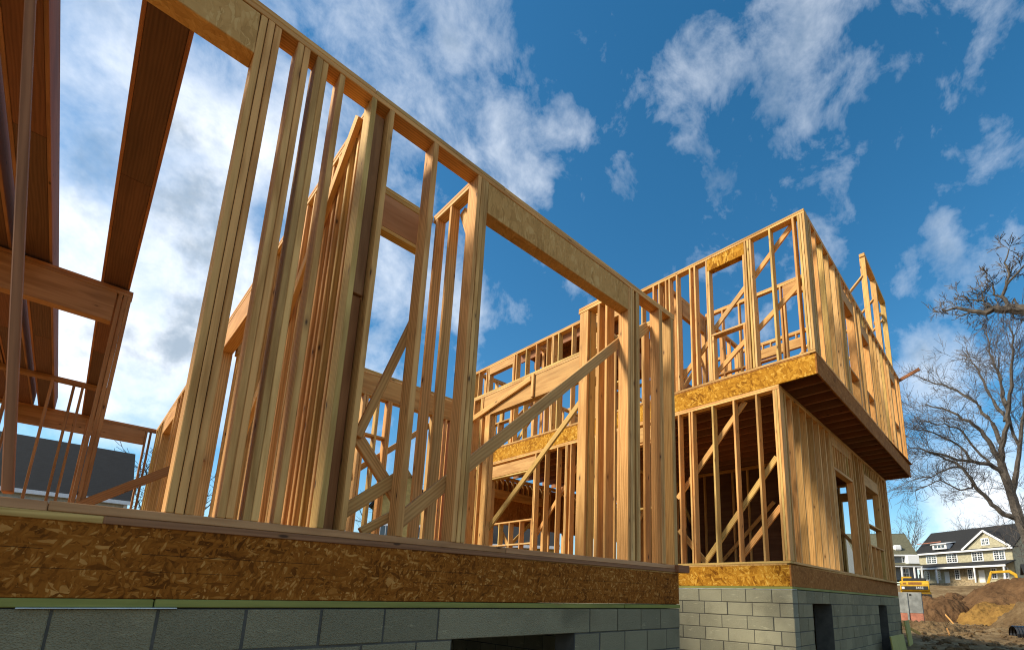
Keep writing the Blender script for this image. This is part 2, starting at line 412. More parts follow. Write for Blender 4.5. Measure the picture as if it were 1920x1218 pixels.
w = back_wall('rear_stud_wall', 'wall across the middle of the wing, long brown header above thin studs', 7.5, 3.0)
w.plate(1.2, 5.0, FL, name='bottom_plate', h=.045); w.tops(1.2, 5.0, T + .01); w.header(1.2, 4.98, 3.15, Zp + .01); w.plate(1.2, 4.98, 3.11, name='header_plate')
w.fill((1.24, 1.65, 2.05, 2.62, 2.80, 2.99, 3.03, 3.22, 3.40, 3.44, 4.25, 4.36, 4.5, 4.6, 4.75, 4.95), B0, 3.11)
w.plate(2.45, 3.38, 2.44, name='blocking'); w.brace((2.9, 1.75), (4.3, 3.0), .16); w.brace((1.3, .4), (2.6, 1.7), .16)
w = cross_wall('right_return_wall', 'sunlit return wall at the wing\'s far end with wide pale header and corner post', 4.88, 3.14, 7.5, .12)
w.plate(3.145, 7.5, FL, name='bottom_plate', h=.045); w.tops(3.145, 7.5, T + .04)
w.fill((3.24, 3.40, 3.8, 4.2, 4.36, 4.4, 6.94, 6.98, 7.2, 7.45), B0, Zp + .04)
w.header(4.43, 6.9, 3.12, Zp + .04, mat=LVL); w.stud(6.76, B0, 3.12, .14, .038, 0, name='post'); w.stud(6.85, B0, 3.12, d=.08, v0=.04, name='post'); w.stud(6.70, B0, 3.12, d=.08, v0=.04, name='post'); w.stud(4.45, B0, 3.12, name='jack_stud')
w.stud(5.56, 3.13, 3.53, .06, .03, -.034, name='cleat')
w.brace((7.4, 3.10), (5.6, 3.46), -.022, .10); w.brace((7.1, .80), (4.3, 3.12), .141, .09)

w = back_wall('beam_wall', 'dark framed wall under the overhead beams, with a deep header and doubled post', 7.6, -.5, mat=FIR_SHADED)
w.plate(-3.2, .08, FL, name='bottom_plate', h=.045); w.tops(-3.2, .08, T - .03); w.header(-3.2, -.06, 3.06, Zp - .03); 
w.stud(-.025, B0, Zp - .03, .04, name='post'); w.stud(.015, B0, Zp - .03, .04, name='post', v0=-.004); w.stud(.055, B0, Zp - .03, .04, name='post')
w.fill((-1.05, -1.5, -1.9, -2.4, -2.9), B0, 3.06); w.brace((.04, .84), (1.05, 1.62), -.022, .10)
w = back_wall('middle_stud_wall', 'thin framed wall far back under the beams with a pair of narrow studs', 12.0, -.6, mat=FIR_SHADED)
w.plate(-3.2, 1.0, FL, name='bottom_plate', h=.045); w.tops(-3.2, .1, T); w.fill((-.63, -.36, -.25, .05, -1.1, -1.6, -2.2, -2.8), B0, Zp)
w = back_wall('gable_end_wall', 'farthest wall of the wing, header on thin studs before the black shingled roof', 14.4, 0, mat=FIR_SHADED)
w.plate(-3.2, 1.18, FL, name='bottom_plate', h=.045); w.tops(-3.2, 1.18, T); w.header(-1.2, .86, 3.14, Zp); w.fill((-3.1, -2.6, -2.1, -1.6, -1.22, -.1, .88, .96, 1.14), B0, Zp)

for x0, x1, lab in ((-.22, .04, 'overhead roof beam nearest the header, its brown underside edged with lumber'), (-.862, -.625, 'second overhead roof beam, dark brown underside beside a sliver of sky'),
                    (-1.2, -.935, 'third overhead roof beam, close beside the second at the dark edge of the wing'), (-1.52, -1.215, 'fourth overhead roof beam, beyond the third, at the very edge of the view'),
                    (-1.9, -1.54, 'broad unseen roof beam past the four visible ones, added to shade the wing'), (-2.6, -1.92, 'widest unseen roof panel, added at the outer side to shade the wing')):  # the two outermost lie out of view, added to shade the wing
    b = thing('roof_beam', lab, 'beam', ((x0 + x1) / 2, 3.0, T), 'roof beams over the wing')
    xm = (x0 + x1) / 2
    for k, (ya, yb) in enumerate(((2.98, 5.4), (5.404, 7.82), (7.824, 10.2), (10.204, 12.3), (12.304, 14.6))):
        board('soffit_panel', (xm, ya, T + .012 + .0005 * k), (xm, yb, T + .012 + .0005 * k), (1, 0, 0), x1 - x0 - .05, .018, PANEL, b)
    for x in (x0 + .012, x1 - .012):
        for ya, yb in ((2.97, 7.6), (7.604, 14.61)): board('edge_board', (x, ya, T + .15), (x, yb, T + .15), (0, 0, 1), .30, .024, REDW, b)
    for ye in (2.985, 14.595): board('end_cap', (x0 + .026, ye, T + .16), (x1 - .026, ye, T + .16), (0, 0, 1), .27, .02, REDW, b)
    board('top_panel', (xm, 2.97, T + .31), (xm, 14.61, T + .31), (1, 0, 0), x1 - x0, .018, OSB_R, b)

# ------------------------------------------------------------------ two storey house
X0 = 7.53; SA = .0193                      # front wall plane, slight turn of the long side
f2 = thing('tall_block_foundation', 'pale block foundation of the two storey frame, dark side with two tall openings', 'foundation', (X0, 2.64, -1.5))
block_wall('front_course', (X0 + .0, 2.64, 0), PI2, -1, 8.6, .178, -1.6, .2032, .4064, BLKW, f2, None, (), .2, 21)
block_wall('side_course', (X0 + .203, 2.642, 0), SA, 1, 8.0, .178, -1.6, .2032, .4064, BLK, f2, None, [(.66, 1.72, -1.6, -.02), (5.4, 6.3, -1.6, -.02)], .3, 22)  # side takes the greyer block, its shade put into the colour

block_wall('rear_course', (15.5, 2.95, 0), PI2, -1, 8.2, .178, -1.6, .2032, .4064, BLK, f2, None, (), .2, 23)
block_wall('end_course', (X0 + .21, 11.0, 0), 0, 1, 7.7, .178, -1.6, .2032, .4064, BLKW, f2, None, (), .2, 24)
p1 = thing('ground_floor_platform', 'ground floor platform of the two storey frame, its front band golden strand board', 'floor platform', (X0, 2.64, .2))
u_s = Vector((math.cos(SA), math.sin(SA), 0)); n_s = Vector((-u_s.y, u_s.x, 0))
def sidept(y0, u, v, z): return Vector((X0, y0, 0)) + u_s * u + n_s * v + Vector((0, 0, z))
board('sill_plate', (X0 + .07, 2.64, .203), (X0 + .07, 11.2, .203), (1, 0, 0), .14, .038, TREAT, p1)
board('sill_plate', sidept(2.645, .15, .07, .2025), sidept(2.645, 8.2, .07, .2025), (0, 1, 0), .14, .038, TREAT, p1)
board('sill_foam', (X0 + .07, 2.63, .181), (X0 + .07, 11.2, .181), (1, 0, 0), .15, .006, FOAM, p1)
board('rim_board', (X0 + .015, 2.645, .380), (X0 + .015, 6.9, .380), (0, 0, 1), .315, .03, OSB_L, p1)
board('rim_board', (X0 + .016, 6.903, .380), (X0 + .016, 11.2, .380), (0, 0, 1), .315, .03, OSB_L, p1)
board('rim_board', sidept(2.645, .0, .013, .380), sidept(2.645, 8.2, .013, .380), (0, 0, 1), .315, .028, OSB_R, p1)
board('rim_board', (X0 + .05, 11.18, .380), (15.7, 11.18, .380), (0, 0, 1), .315, .03, OSB_L, p1)
board('subfloor', (X0, 6.95, .5495), (15.7, 6.95, .5495), (0, 1, 0), 8.5, .022, OSB_H, p1, .001)

p2 = thing('upper_floor_platform', 'upper floor platform jutting over the side wall, golden band in front, dark joists below', 'floor platform', (X0, 2.06, 3.41))
board('rim_board', (X0 + .015, 2.065, 3.578), (X0 + .015, 6.9, 3.578), (0, 0, 1), .334, .03, OSB_L, p2)
board('rim_board', (X0 + .016, 6.903, 3.578), (X0 + .016, 11.2, 3.578), (0, 0, 1), .334, .03, OSB_L, p2)
board('rim_board', sidept(2.06, .0, .013, 3.578), sidept(2.06, 8.25, .013, 3.578), (0, 0, 1), .334, .028, OSB_R, p2)
board('rim_board', (15.76, 2.26, 3.578), (15.76, 11.2, 3.578), (0, 0, 1), .334, .03, OSB_R, p2)
for i, x in enumerate(steps(X0 + .42, 15.6, .4064)):
    y0 = 2.06 + (x - X0) * SA + .035
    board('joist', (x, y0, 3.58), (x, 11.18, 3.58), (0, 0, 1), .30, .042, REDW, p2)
board('subfloor', (X0, 6.63, 3.758), (15.75, 6.63, 3.758), (0, 1, 0), 8.95, .022, OSB_R, p2, .001)
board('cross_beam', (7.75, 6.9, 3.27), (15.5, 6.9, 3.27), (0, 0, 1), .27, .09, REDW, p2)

G0, G1 = .60, 3.41                           # ground storey: plate top to underside of the upper floor
w = cross_wall('front_frame_wall', 'sunlit ground storey front wall of the two storey frame with diagonal braces behind its studs', X0, 2.64, 11.2)
w.plate(2.645, 11.2, G0 - .038, name='bottom_plate'); w.tops(2.645, 11.2, G1, 6.4)
w.fill((4.47, 4.25, 4.20, 3.80, 3.41, 3.02, 2.735, 2.697, 2.659, 4.95, 5.9, 6.13, 6.5, 6.9, 7.22, 7.34, 7.38, 7.65, 8.04, 10.22, 10.5, 10.9, 11.16), G0, G1 - .076)
w.window(8.44, 10.1, 1.76, 2.98, G0, G1 - .076, hh=.30); w.plate(8.44, 10.1, 1.16, name='sill'); w.plate(8.44, 10.1, 2.93, name='header_plate')
w.window(5.02, 5.78, 1.68, 2.98, G0, G1 - .076, hh=.3); w.plate(5.02, 5.78, 2.92, name='header_plate')
for a, b in (((4.62, 1.80), (3.27, 3.33)), ((4.11, .62), (2.80, 2.26)), ((3.47, .68), (2.78, 1.46)), ((4.6, 1.22), (4.1, .62))): w.brace(a, b, .161)
w.brace((9.9, 1.74), (9.0, .62), .161); w.brace((8.6, 1.2), (7.1, 2.9), .161)

w = Wall('side_frame_wall', 'ground storey side wall of close studs under the overhang, with door and window openings', (X0 + .3, 2.64, .6), SA, 1)
w.o = Vector((X0, 2.645, 0))
w.plate(.142, 8.2, G0 - .038, name='bottom_plate'); w.tops(.142, 8.2, G1, 4.1)
OP = ((2.95, 4.35), (5.55, 6.95))
w.fill(steps(.19, 8.2, .37) + [.26, 2.72, 5.2, 5.38, 7.25, 8.12, 8.16], G0, G1 - .076, OP)
w.window(2.95, 4.35, .3, 2.62, G0, G1 - .076, hh=.06); w.header(2.9, 4.4, 3.12, G1 - .076)
w.window(5.55, 6.95, 1.36, 2.78, G0, G1 - .076, hh=.28)
w.plate(5.55, 6.95, 1.82, name='blocking')

U0, U1 = 3.81, 6.33
w = cross_wall('front_frame_wall', 'sunlit upper storey front wall of the frame with a framed window and crossing braces', X0, 2.06, 11.2)
w.plate(2.065, 11.2, U0 - .038, name='bottom_plate'); w.tops(2.065, 11.2, U1, 5.6)
w.fill((4.45, 4.16, 4.06, 3.02, 2.98, 2.63, 2.25, 2.16, 2.12, 2.082, 4.62, 4.7, 4.86, 5.0, 5.28, 5.5, 6.62, 6.9, 7.27, 7.73, 7.91, 7.95, 8.13, 8.53, 8.92, 9.3, 10.6, 10.98, 11.16), U0, U1 - .076)
w.window(3.13, 3.76, 4.70, 6.01, U0, U1 - .076, OSB_L, .24, .34)
w.window(9.45, 10.45, 4.50, 6.03, U0, U1 - .076, LVL, .23)
w.window(5.72, 6.5, 4.46, 5.98, U0, U1 - .076, LVL, .26)
for a, b in (((3.03, 5.56), (2.30, 6.26)), ((3.05, 4.52), (2.19, 5.16)), ((3.80, 4.86), (3.10, 5.52)), ((3.78, 4.0), (3.16, 4.48)), ((4.5, 4.10), (3.9, 4.66))): w.brace(a, b, .161)
w.brace((9.3, 3.9), (7.9, 5.2), .161); w.brace((11.1, 4.2), (10.3, 5.4), .161)

w = Wall('side_frame_wall', 'upper storey side wall on the overhang, closely set studs with small window openings', (X0 + .3, 2.06, 3.8), SA, 1)
w.o = Vector((X0, 2.065, 0))
w.plate(.142, 8.25, U0 - .038, name='bottom_plate'); w.tops(.142, 8.25, U1, 4.5)
OP = ((2.2, 2.95), (3.65, 4.3), (6.7, 7.3))
w.fill(steps(.19, 8.2, .38) + [.29, 1.92, 3.3, 8.18, 8.14], U0, U1 - .076, OP)
for (a, b), s_, h_ in zip(OP, (4.38, 4.38, 4.6), (5.78, 5.7, 5.8)): w.window(a, b, s_, h_, U0, U1 - .076, hh=.25)

# partitions and far walls of the house
w = cross_wall('partition_wall', 'inner partition of the upper storey seen through the front window opening', 9.24, 2.3, 4.75, .09)
w.plate(2.25, 4.75, U0 - .038, name='bottom_plate'); w.tops(2.25, 4.75, U1); w.fill((4.7, 4.35, 3.97, 3.6, 3.2, 3.1, 2.35), U0, U1 - .076)
w.header(2.4, 3.05, 5.98, U1 - .076); w.stud(3.04, U0, 5.98, name='jack_stud'); w.plate(3.2, 4.7, 4.75, name='blocking'); w.plate(2.4, 3.05, 4.6, name='sill')
w = back_wall('partition_wall', 'inner partition of the upper storey running back from the front wall beside the window', 4.8, 8.0, .09)
w.plate(7.7, 11.2, U0 - .038, name='bottom_plate'); w.tops(7.7, 11.2, U1); w.fill((7.72, 8.1, 8.3, 9.3, 9.38, 9.8, 10.2, 10.6, 11.0, 11.16), U0, U1 - .076); w.header(8.35, 9.28, 5.9, U1 - .076)
w.brace((8.3, 4.1), (9.4, 5.4), .11)
w = cross_wall('partition_wall', 'upper storey partition deep inside the frame, behind the long side wall', 11.3, 2.4, 11.0, .09)
w.plate(2.3, 11.1, U0 - .038, name='bottom_plate'); w.tops(2.3, 11.1, U1); w.fill([u for u in steps(2.4, 11.0, .4064)], U0, U1 - .076, ((3.4, 4.4), (6.6, 7.8), (9.0, 10.0)))
for a, b in ((3.4, 4.4), (6.6, 7.8), (9.0, 10.0)): w.window(a, b, 3.6, 5.9, U0, U1 - .076)
w = back_wall('partition_wall', 'upper storey partition with a diagonal brace behind the middle of the front wall', 8.6, 9.0, .09)
w.plate(7.7, 15.5, U0 - .038, name='bottom_plate'); w.tops(7.7, 15.5, U1); w.fill(steps(7.9, 15.5), U0, U1 - .076, ((8.6, 9.6),)); w.window(8.6, 9.6, 3.6, 5.9, U0, U1 - .076); w.brace((9.9, 4.0), (11.8, 6.1), -.022)
w = cross_wall('far_frame_wall', 'upper storey rear wall at the far end of the two storey frame', 15.55, 2.3, 11.2)
w.plate(2.3, 11.2, U0 - .038, name='bottom_plate'); w.tops(2.3, 11.2, U1)
OP = ((3.2, 4.3), (5.8, 7.0), (8.6, 9.8)); w.fill(steps(2.5, 11.2), U0, U1 - .076, OP)
for a, b in OP: w.window(a, b, 4.6, 5.95, U0, U1 - .076)
w = back_wall('far_frame_wall', 'upper storey end wall on the side of the frame away from the dirt mounds', 11.06, 9.0)
w.plate(7.68, 15.5, U0 - .038, name='bottom_plate'); w.tops(7.68, 15.5, U1); OP = ((8.6, 9.8), (11.6, 12.8)); w.fill(steps(7.9, 15.5), U0, U1 - .076, OP)
for a, b in OP: w.window(a, b, 4.6, 5.95, U0, U1 - .076)
w.brace((8.0, 4.0), (9.6, 6.0), -.022)
w = cross_wall('far_frame_wall', 'ground storey rear wall of the two storey frame, partly boarded', 15.55, 2.85, 11.2)
w.plate(2.85, 11.2, G0 - .038, name='bottom_plate'); w.tops(2.85, 11.2, G1); OP = ((3.05, 3.92), (8.2, 10.2)); w.fill(steps(2.9, 11.2), G0, G1 - .076, OP)
for a, b in OP: w.window(a, b, .65, 2.9, G0, G1 - .076)
w.header(4.0, 8.1, G0, G1 - .08, .015, .142, OSB_R, name='sheathing')
w.brace((3.2, 1.0), (4.9, 3.2), -.022); w.brace((8.4, .7), (10.0, 2.6), -.022)
w = back_wall('far_frame_wall', 'ground storey end wall of the frame away from the dirt mounds, with wide openings', 11.06, 9.0)
w.plate(7.68, 15.5, G0 - .038, name='bottom_plate'); w.tops(7.68, 15.5, G1); OP = ((8.2, 10.4), (11.4, 13.4)); w.fill(steps(7.8, 15.5), G0, G1 - .076, OP)
for a, b in OP: w.window(a, b, .3, 2.75, G0, G1 - .076)
w.header(7.75, 15.4, 2.0, G1 - .08, .015, .142, OSB_R, name='sheathing'); w.brace((8.3, .7), (10.2, 2.5), -.022)
w = back_wall('partition_wall', 'dim ground storey partition with leaning braces behind the front wall', 6.86, 9.5, .09)
w.plate(8.4, 15.4, G0 - .038, name='bottom_plate'); w.tops(8.4, 15.4, 3.13); w.fill(steps(8.6, 15.4), G0, 3.05); w.header(9.2, 15.35, G0, 3.12, .015, .092, PANEL, name='sheathing'); w.brace((8.7, .7), (10.4, 2.9), -.022); w.brace((13.4, .7), (11.6, 2.6), -.022)
w = cross_wall('partition_wall', 'dim ground storey partition standing deep behind the braced front studs', 12.0, 4.3, 6.8, .09)
w.plate(4.3, 6.8, G0 - .038, name='bottom_plate'); w.tops(4.3, 6.8, G1); w.fill(steps(4.35, 6.8), G0, G1 - .076); w.header(4.35, 6.78, G0, G1 - .08, .015, .092, PANEL, name='sheathing'); w.brace((6.2, .7), (4.5, 2.4), -.022)

ld = thing('loft_platform', 'dark underside of a small loft floor above the upper storey, seen through the front studs', 'loft floor', (9.0, 8.2, 6.34))
board('loft_deck', (7.9, 8.2, 6.62), (11.2, 8.2, 6.62), (0, 1, 0), 3.2, .02, OSB_R, ld, .001)
for x in steps(8.1, 11.2, .5): board('joist', (x, 6.62, 6.48), (x, 9.78, 6.48), (0, 0, 1), .24, .04, REDW, ld)
db = thing('dropped_beam', 'broad brown beam inside the upper storey, seen past the end of the wide header', 'beam', (9.5, 6.35, 5.2))
board('beam_ply', (7.72, 6.3, 5.55), (15.4, 6.3, 5.55), (0, 0, 1), .42, .045, REDW, db); board('beam_ply', (7.72, 6.346, 5.552), (15.4, 6.346, 5.552), (0, 0, 1), .42, .045, REDW, db)

gw = Wall('gable_stud_wall', 'tall open gable frame braced above the far end of the upper side wall', (X0 + 5.4, 2.2, U1), SA, 1, .12)
gw.o = Vector((X0, 2.08, 0))
for u, h in ((5.15, 8.46), (6.25, 8.40), (6.34, 8.38), (7.45, 8.30)): gw.stud(u, U1 + .001, h, .05, .12)
gw.plate(5.1, 6.28, 8.46, 8.40, .09, .12); gw.plate(6.30, 7.5, 8.38, 8.30, .09, .12)
for u, h in ((5.15, 7.95), (6.25, 7.85), (7.4, 7.8)):
    board('brace', gw.P(u, .1, h), gw.P(u - .5, 1.9, U1 - .6), gw.u, .09, .038, FIR, gw.root)
gw.brace((6.3, 7.2), (7.4, 8.0), .13, .09)
st = thing('loose_board', 'single reddish board sticking out past the far corner of the upper side wall', 'board', (15.7, 2.0, 6.05))
board('plank', (15.75, 2.9, 5.98), (15.70, 1.72, 6.42), (0, 0, 1), .09, .038, REDW, st)

# ------------------------------------------------------------------ ground
def sstep(a, b, x):
    t = max(0, min(1, (x - a) / (b - a))); return t * t * (3 - 2 * t)
def ground_z(x, y):
    d = math.hypot(x, y)
    g = -1.15 + 4.5 * sstep(52, 104, d) * sstep(-10, 25, x) - .25 * sstep(6, 0, d)
    near = sstep(140, 40, d)
    g += near * (.28 * noise.noise(Vector((x * .11, y * .11, 2))) + .13 * noise.noise(Vector((x * .45, y * .45, 7))) + .05 * noise.noise(Vector((x * 1.5, y * 1.5, 4))))
    k = sstep(12, 18, x) * sstep(60, 40, x) * sstep(8, 3, y)
    g += k * .09 * (noise.fractal(Vector((x * .9, y * 1.4, 1)), 1.0, 2.1, 5))
    return g
def grid_axis(lo, hi, c0, c1, fine, growth):
    a = []; x = c0
    while x < c1: a.append(x); x += fine
    s = fine; x = c1
    while x < hi: a.append(x); s *= growth; x += s
    a.append(hi); s = fine; x = c0; b = []
    while x > lo: s *= growth; x -= s; b.append(max(x, lo))
    return sorted(set(b + a))
xs = grid_axis(-600, 900, 13, 47, .17, 1.16); ys = grid_axis(-600, 700, -3.5, 8, .14, 1.16)
vs = [(x, y, ground_z(x, y)) for y in ys for x in xs]; nx = len(xs)
fs = [(j * nx + i, j * nx + i + 1, (j + 1) * nx + i + 1, (j + 1) * nx + i) for j in range(len(ys) - 1) for i in range(nx - 1)]
me = bpy.data.meshes.new('ground'); me.from_pydata(vs, [], fs); me.update()
m, nt, b = new_mat('bare_dirt'); g = G(nt); co = g.obj(False)
n1 = g.noise(co, .35, 6, .62); n2 = g.noise(co, 2.6, 6, .65); n3 = g.noise(co, 14, 5, .7); cr = g.vor(g.mapping(co, (1, 1, 1)), 9)
c = g.ramp(g.math('ADD', g.math('MULTIPLY', n1, .55), g.math('MULTIPLY', n2, .5)), [(.36, (.075, .043, .022)), (.5, (.19, .122, .06)), (.62, (.31, .22, .115)), (.78, (.40, .30, .165))])
c = g.mix(g.mrange(n3, .58, .72, 0, .6), c, (.05, .03, .016)); c = g.mix(g.mrange(n3, .25, .40, .35, 0), c, (.36, .28, .17))
g.link(c, b.inputs['Base Color']); b.inputs['Roughness'].default_value = 1; b.inputs['Specular IOR Level'].default_value = .05
g.link(g.bump(g.math('ADD', n2, g.math('MULTIPLY', n3, .5)), .9, .12), b.inputs['Normal'])
DIRT = m
o = link('ground', me, DIRT); o['kind'] = 'structure'
for p in me.polygons: p.use_smooth = True

def mound_mat(name, top, low):
    m, nt, b = new_mat(name); g = G(nt); co = g.obj(False)
    n = g.noise(g.mapping(co, (1, 1, .7)), .9, 6, .62); n2 = g.noise(co, 5, 5, .7)
    c = g.ramp(g.math('ADD', g.math('MULTIPLY', n, .7), g.math('MULTIPLY', n2, .3)), [(.36, low), (.62, top)])
    g.link(c, b.inputs['Base Color']); b.inputs['Roughness'].default_value = 1; b.inputs['Specular IOR Level'].default_value = .05
    g.link(g.bump(g.math('ADD', n, n2), .9, .15), b.inputs['Normal']); return m
MD = mound_mat('mound_soil', (.18, .10, .048), (.085, .046, .023)); MS = mound_mat('mound_sand', (.33, .185, .05), (.17, .09, .03)); MT = mound_mat('mound_tan', (.23, .155, .08), (.10, .06, .03))
def mound(label, cx, cy, rx, ry, h, seed, mat, skew=0.0, ridge=None):
    n = 110; v = []; f = []
    for i in range(n + 1):
        for j in range(n + 1):
            a, b_ = -1 + 2 * i / n, -1 + 2 * j / n
            r = math.hypot(a, b_); x, y = cx + a * rx, cy + b_ * ry
            k = max(0, 1 - r) ; p = math.sin(min(1, k * 1.15) * math.pi / 2) ** 1.25
            z = p * h * (1 + .28 * noise.noise(Vector((a * 2.2 + seed, b_ * 2.2, seed)))) + .22 * min(1, k * 5) * (noise.fractal(Vector((x * .8, y * .8, seed)), .9, 2.1, 7) + .5 * noise.fractal(Vector((x * 2.6, y * 2.6, seed)), .7, 2.1, 4))
            v.append((x + skew * z, y, ground_z(x, y) - .12 + z))
    for i in range(n):
        for j in range(n):
            q = i * (n + 1) + j; f.append((q, q + n + 1, q + n + 2, q + 1))
    me = bpy.data.meshes.new('mound'); me.from_pydata(v, [], f); me.update()
    for p in me.polygons: p.use_smooth = True
    o = link('dirt_mound', me, mat); tag(o, label, 'dirt mound', 'dirt mounds by the houses')
mound('rounded brown dirt mound beside the end of the grey concrete wall', 43.5, 5.3, 4.6, 2.7, 1.7, 3, MD)
mound('low brown dirt mound in the middle, between the rounded heap and the tall sandy one', 50, 4.9, 4.5, 2.6, 2.1, 8, MD)
mound('tall dark topped dirt heap hiding the lower part of the raised excavator arm', 47, 1.3, 7.0, 5.0, 2.95, 14, MD)
mound('bright ochre sand heap on the near side of the tall dark dirt heap', 42.4, 2.1, 4.4, 2.9, 1.45, 21, MS)
mound('broad tan dirt bank on the near right slope below the ochre sand', 39.0, -.4, 6.5, 3.2, 1.6, 27, MT)
mound('low dirt bank heaped against the foot of the short concrete wall', 28.2, 4.3, 3.0, 2.0, .42, 41, MT)
mound('wide dark dirt bank at the far right edge of the site', 33, -2.0, 6.0, 2.6, 1.2, 33, MT)

bm = bmesh.new(); rnd = random.Random(5)
for i in range(900):
    x = rnd.uniform(14, 44); y = rnd.uniform(-2.0, 4.6) * (x / 30); s = rnd.choice((.03, .04, .05, .07, .1))
    mt = Matrix.Translation((x, y, ground_z(x, y) + s * .3)) @ Matrix.Rotation(rnd.uniform(0, 6), 4, 'Z') @ Matrix.Diagonal((s * rnd.uniform(.7, 1.6), s, s * .7, 1))
    r = bmesh.ops.create_icosphere(bm, subdivisions=1, radius=1, matrix=mt)
    for v in r['verts']: v.co += Vector((rnd.uniform(-.25, .25), rnd.uniform(-.25, .25), rnd.uniform(-.25, .25))) * s
me = bpy.data.meshes.new('clods'); bm.to_mesh(me); bm.free()
o = link('dirt_clods', me, MT); o['kind'] = 'stuff'; o['label'] = 'loose clods scattered over the bare dirt'

# ------------------------------------------------------------------ site objects
def lbox(name, parent, M, c, s, mat, bev=.01):
    return link(name, box_mesh(s[0], s[1], s[2], mat, bev), mat, parent, M @ Matrix.Translation(c))
def yawM(x, y, z, yaw): return Matrix.Translation((x, y, z)) @ Matrix.Rotation(yaw, 4, 'Z')
CONC = plain('poured_concrete', (.25, .26, .25), .9, .35, 3); PINK = plain('pink_footing', (.42, .16, .10), .85, .3, 4)
nw = thing('concrete_wall', 'short grey concrete wall with reddish base and two small pockets', 'wall', (29.6, 5.0, -1.1))
M = yawM(29.6, 5.02, 0, R(90) + .04)
lbox('wall_panel', nw, M, (.25, 0, .12), (1.9, .22, 1.0), CONC); lbox('base_course', nw, M, (.25, .0, -.75), (1.9, .20, .73), PINK)
for x in (-.1,): lbox('pilaster', nw, M, (x, .13, -.2), (.08, .05, 1.6), CONC)
for x in (-.25, .42): lbox('pocket', nw, M, (x, .105, .5), (.1, .03, .1), BLACK)

def extrude(name, pts, t, mat, parent, M, bev=.02):
    """profile in local X/Z, thickness along local Y"""
    bm = bmesh.new(); vs = [bm.verts.new((x, -t / 2, z)) for x, z in pts]; f = bm.faces.new(vs)
    r = bmesh.ops.extrude_face_region(bm, geom=[f])
    for v in r['geom']:
        if isinstance(v, bmesh.types.BMVert): v.co.y += t
    bmesh.ops.recalc_face_normals(bm, faces=bm.faces[:])
    if bev: bmesh.ops.bevel(bm, geom=bm.edges[:], offset=bev, segments=1, affect='EDGES')
    me = bpy.data.meshes.new(name); bm.to_mesh(me); bm.free(); return link(name, me, mat, parent, M)

def excavator(label, x, y, z, yaw, arm, text, sc_=1.0):
    """local +X is forward, arm = boom, stick and bucket profiles"""
    t = thing('excavator', label, 'excavator', (x, y, z)); M = yawM(x, y, z, yaw) @ Matrix.Scale(sc_, 4)
    for s in (-1, 1):
        extrude('track', [(-1.9, .35), (-1.6, .05), (1.6, .05), (1.9, .35), (1.9, .6), (1.6, .85), (-1.6, .85), (-1.9, .6)], .5, BLACK, t, M @ Matrix.Translation((0, s * 1.05, 0)))
    lbox('undercarriage', t, M, (0, 0, .6), (1.8, 1.5, .4), BLACK)
    lbox('turntable_deck', t, M, (-.2, 0, 1.05), (3.2, 2.6, .24), YEL, .04)
    cw = extrude('counterweight', [(-2.0, 1.18), (-1.2, 1.18), (-1.2, 2.25), (-1.95, 2.25), (-2.15, 2.0), (-2.15, 1.35)], 2.55, YEL, t, M, .05)
    lbox('black_band', t, M, (-2.155, 0, 1.52), (.03, 2.3, .36), BLACK); lbox('grille', t, M, (-2.13, -.05, 1.98), (.06, 1.15, .26), RUST); lbox('vent', t, M, (-2.13, .86, 1.98), (.06, .3, .2), RUST)
    lbox('engine_hood', t, M, (-.75, 0, 2.40), (1.4, 2.0, .34), BLACK, .08); lbox('exhaust', t, M, (-.7, -.5, 2.75), (.14, .14, .5), BLACK)
    cab = extrude('cab', [(.2, 1.2), (1.6, 1.2), (1.6, 1.9), (1.3, 2.8), (.2, 2.8)], .95, YEL, t, M @ Matrix.Translation((0, .75, 0)), .04)
    extrude('cab_window', [(.35, 1.75), (1.45, 1.75), (1.2, 2.65), (.35, 2.65)], .97, GLASS, t, M @ Matrix.Translation((0, .75, 0)), .02)
    for nm, prof in arm: extrude(nm, prof, .38 if nm != 'bucket' else 1.0, BLACK if nm == 'bucket' else YEL, t, M @ Matrix.Translation((0, -.1, 0)), .03)
    if text:
        cu = bpy.data.curves.new('lettering', 'FONT'); cu.body = text; cu.size = .34; cu.extrude = .004; cu.align_x = 'CENTER'; cu.materials.append(WHITE)
        tmp = bpy.data.objects.new('lettering_curve', cu); me = bpy.data.meshes.new_from_object(tmp); bpy.data.objects.remove(tmp)
        o = bpy.data.objects.new('lettering', me); C.objects.link(o); o.parent = t; o.matrix_parent_inverse = Matrix.Translation(-Vector(t.location))
        o.matrix_basis = M @ Matrix.Translation((-2.178, -.42, 1.42)) @ Matrix.Rotation(R(-90), 4, 'Z') @ Matrix.Rotation(R(90), 4, 'X')
        lbox('badge', t, M, (-2.18, 1.0, 1.52), (.012, .24, .24), WHITE)
    return t
arm1 = [('boom', [(1.2, 1.6), (1.8, 1.3), (3.6, 1.9), (5.6, 1.5), (5.6, 1.8), (3.3, 2.35)]), ('stick', [(5.5, 1.8), (5.8, 1.7), (6.9, .9), (6.7, .75)]), ('bucket', [(6.4, 1.0), (7.0, 1.0), (7.2, .2), (6.3, .1), (6.1, .5)])]
excavator('yellow excavator seen from behind beside the timber frame corner, with lettered black band', 60.0, 9.15, .25, R(6), arm1, '345E', .92)
arm2 = [('boom', [(.4, 1.5), (.8, 1.2), (.78, 5.0), (1.25, 5.4), (2.9, 5.3), (3.0, 5.6), (1.1, 5.72), (.5, 5.2)]), ('stick', [(2.75, 5.6), (3.02, 5.5), (3.7, 3.4), (3.4, 3.3)]), ('bucket', [(3.2, 3.6), (3.8, 3.5), (4.2, 2.9), (3.5, 2.5), (3.0, 2.9)])]
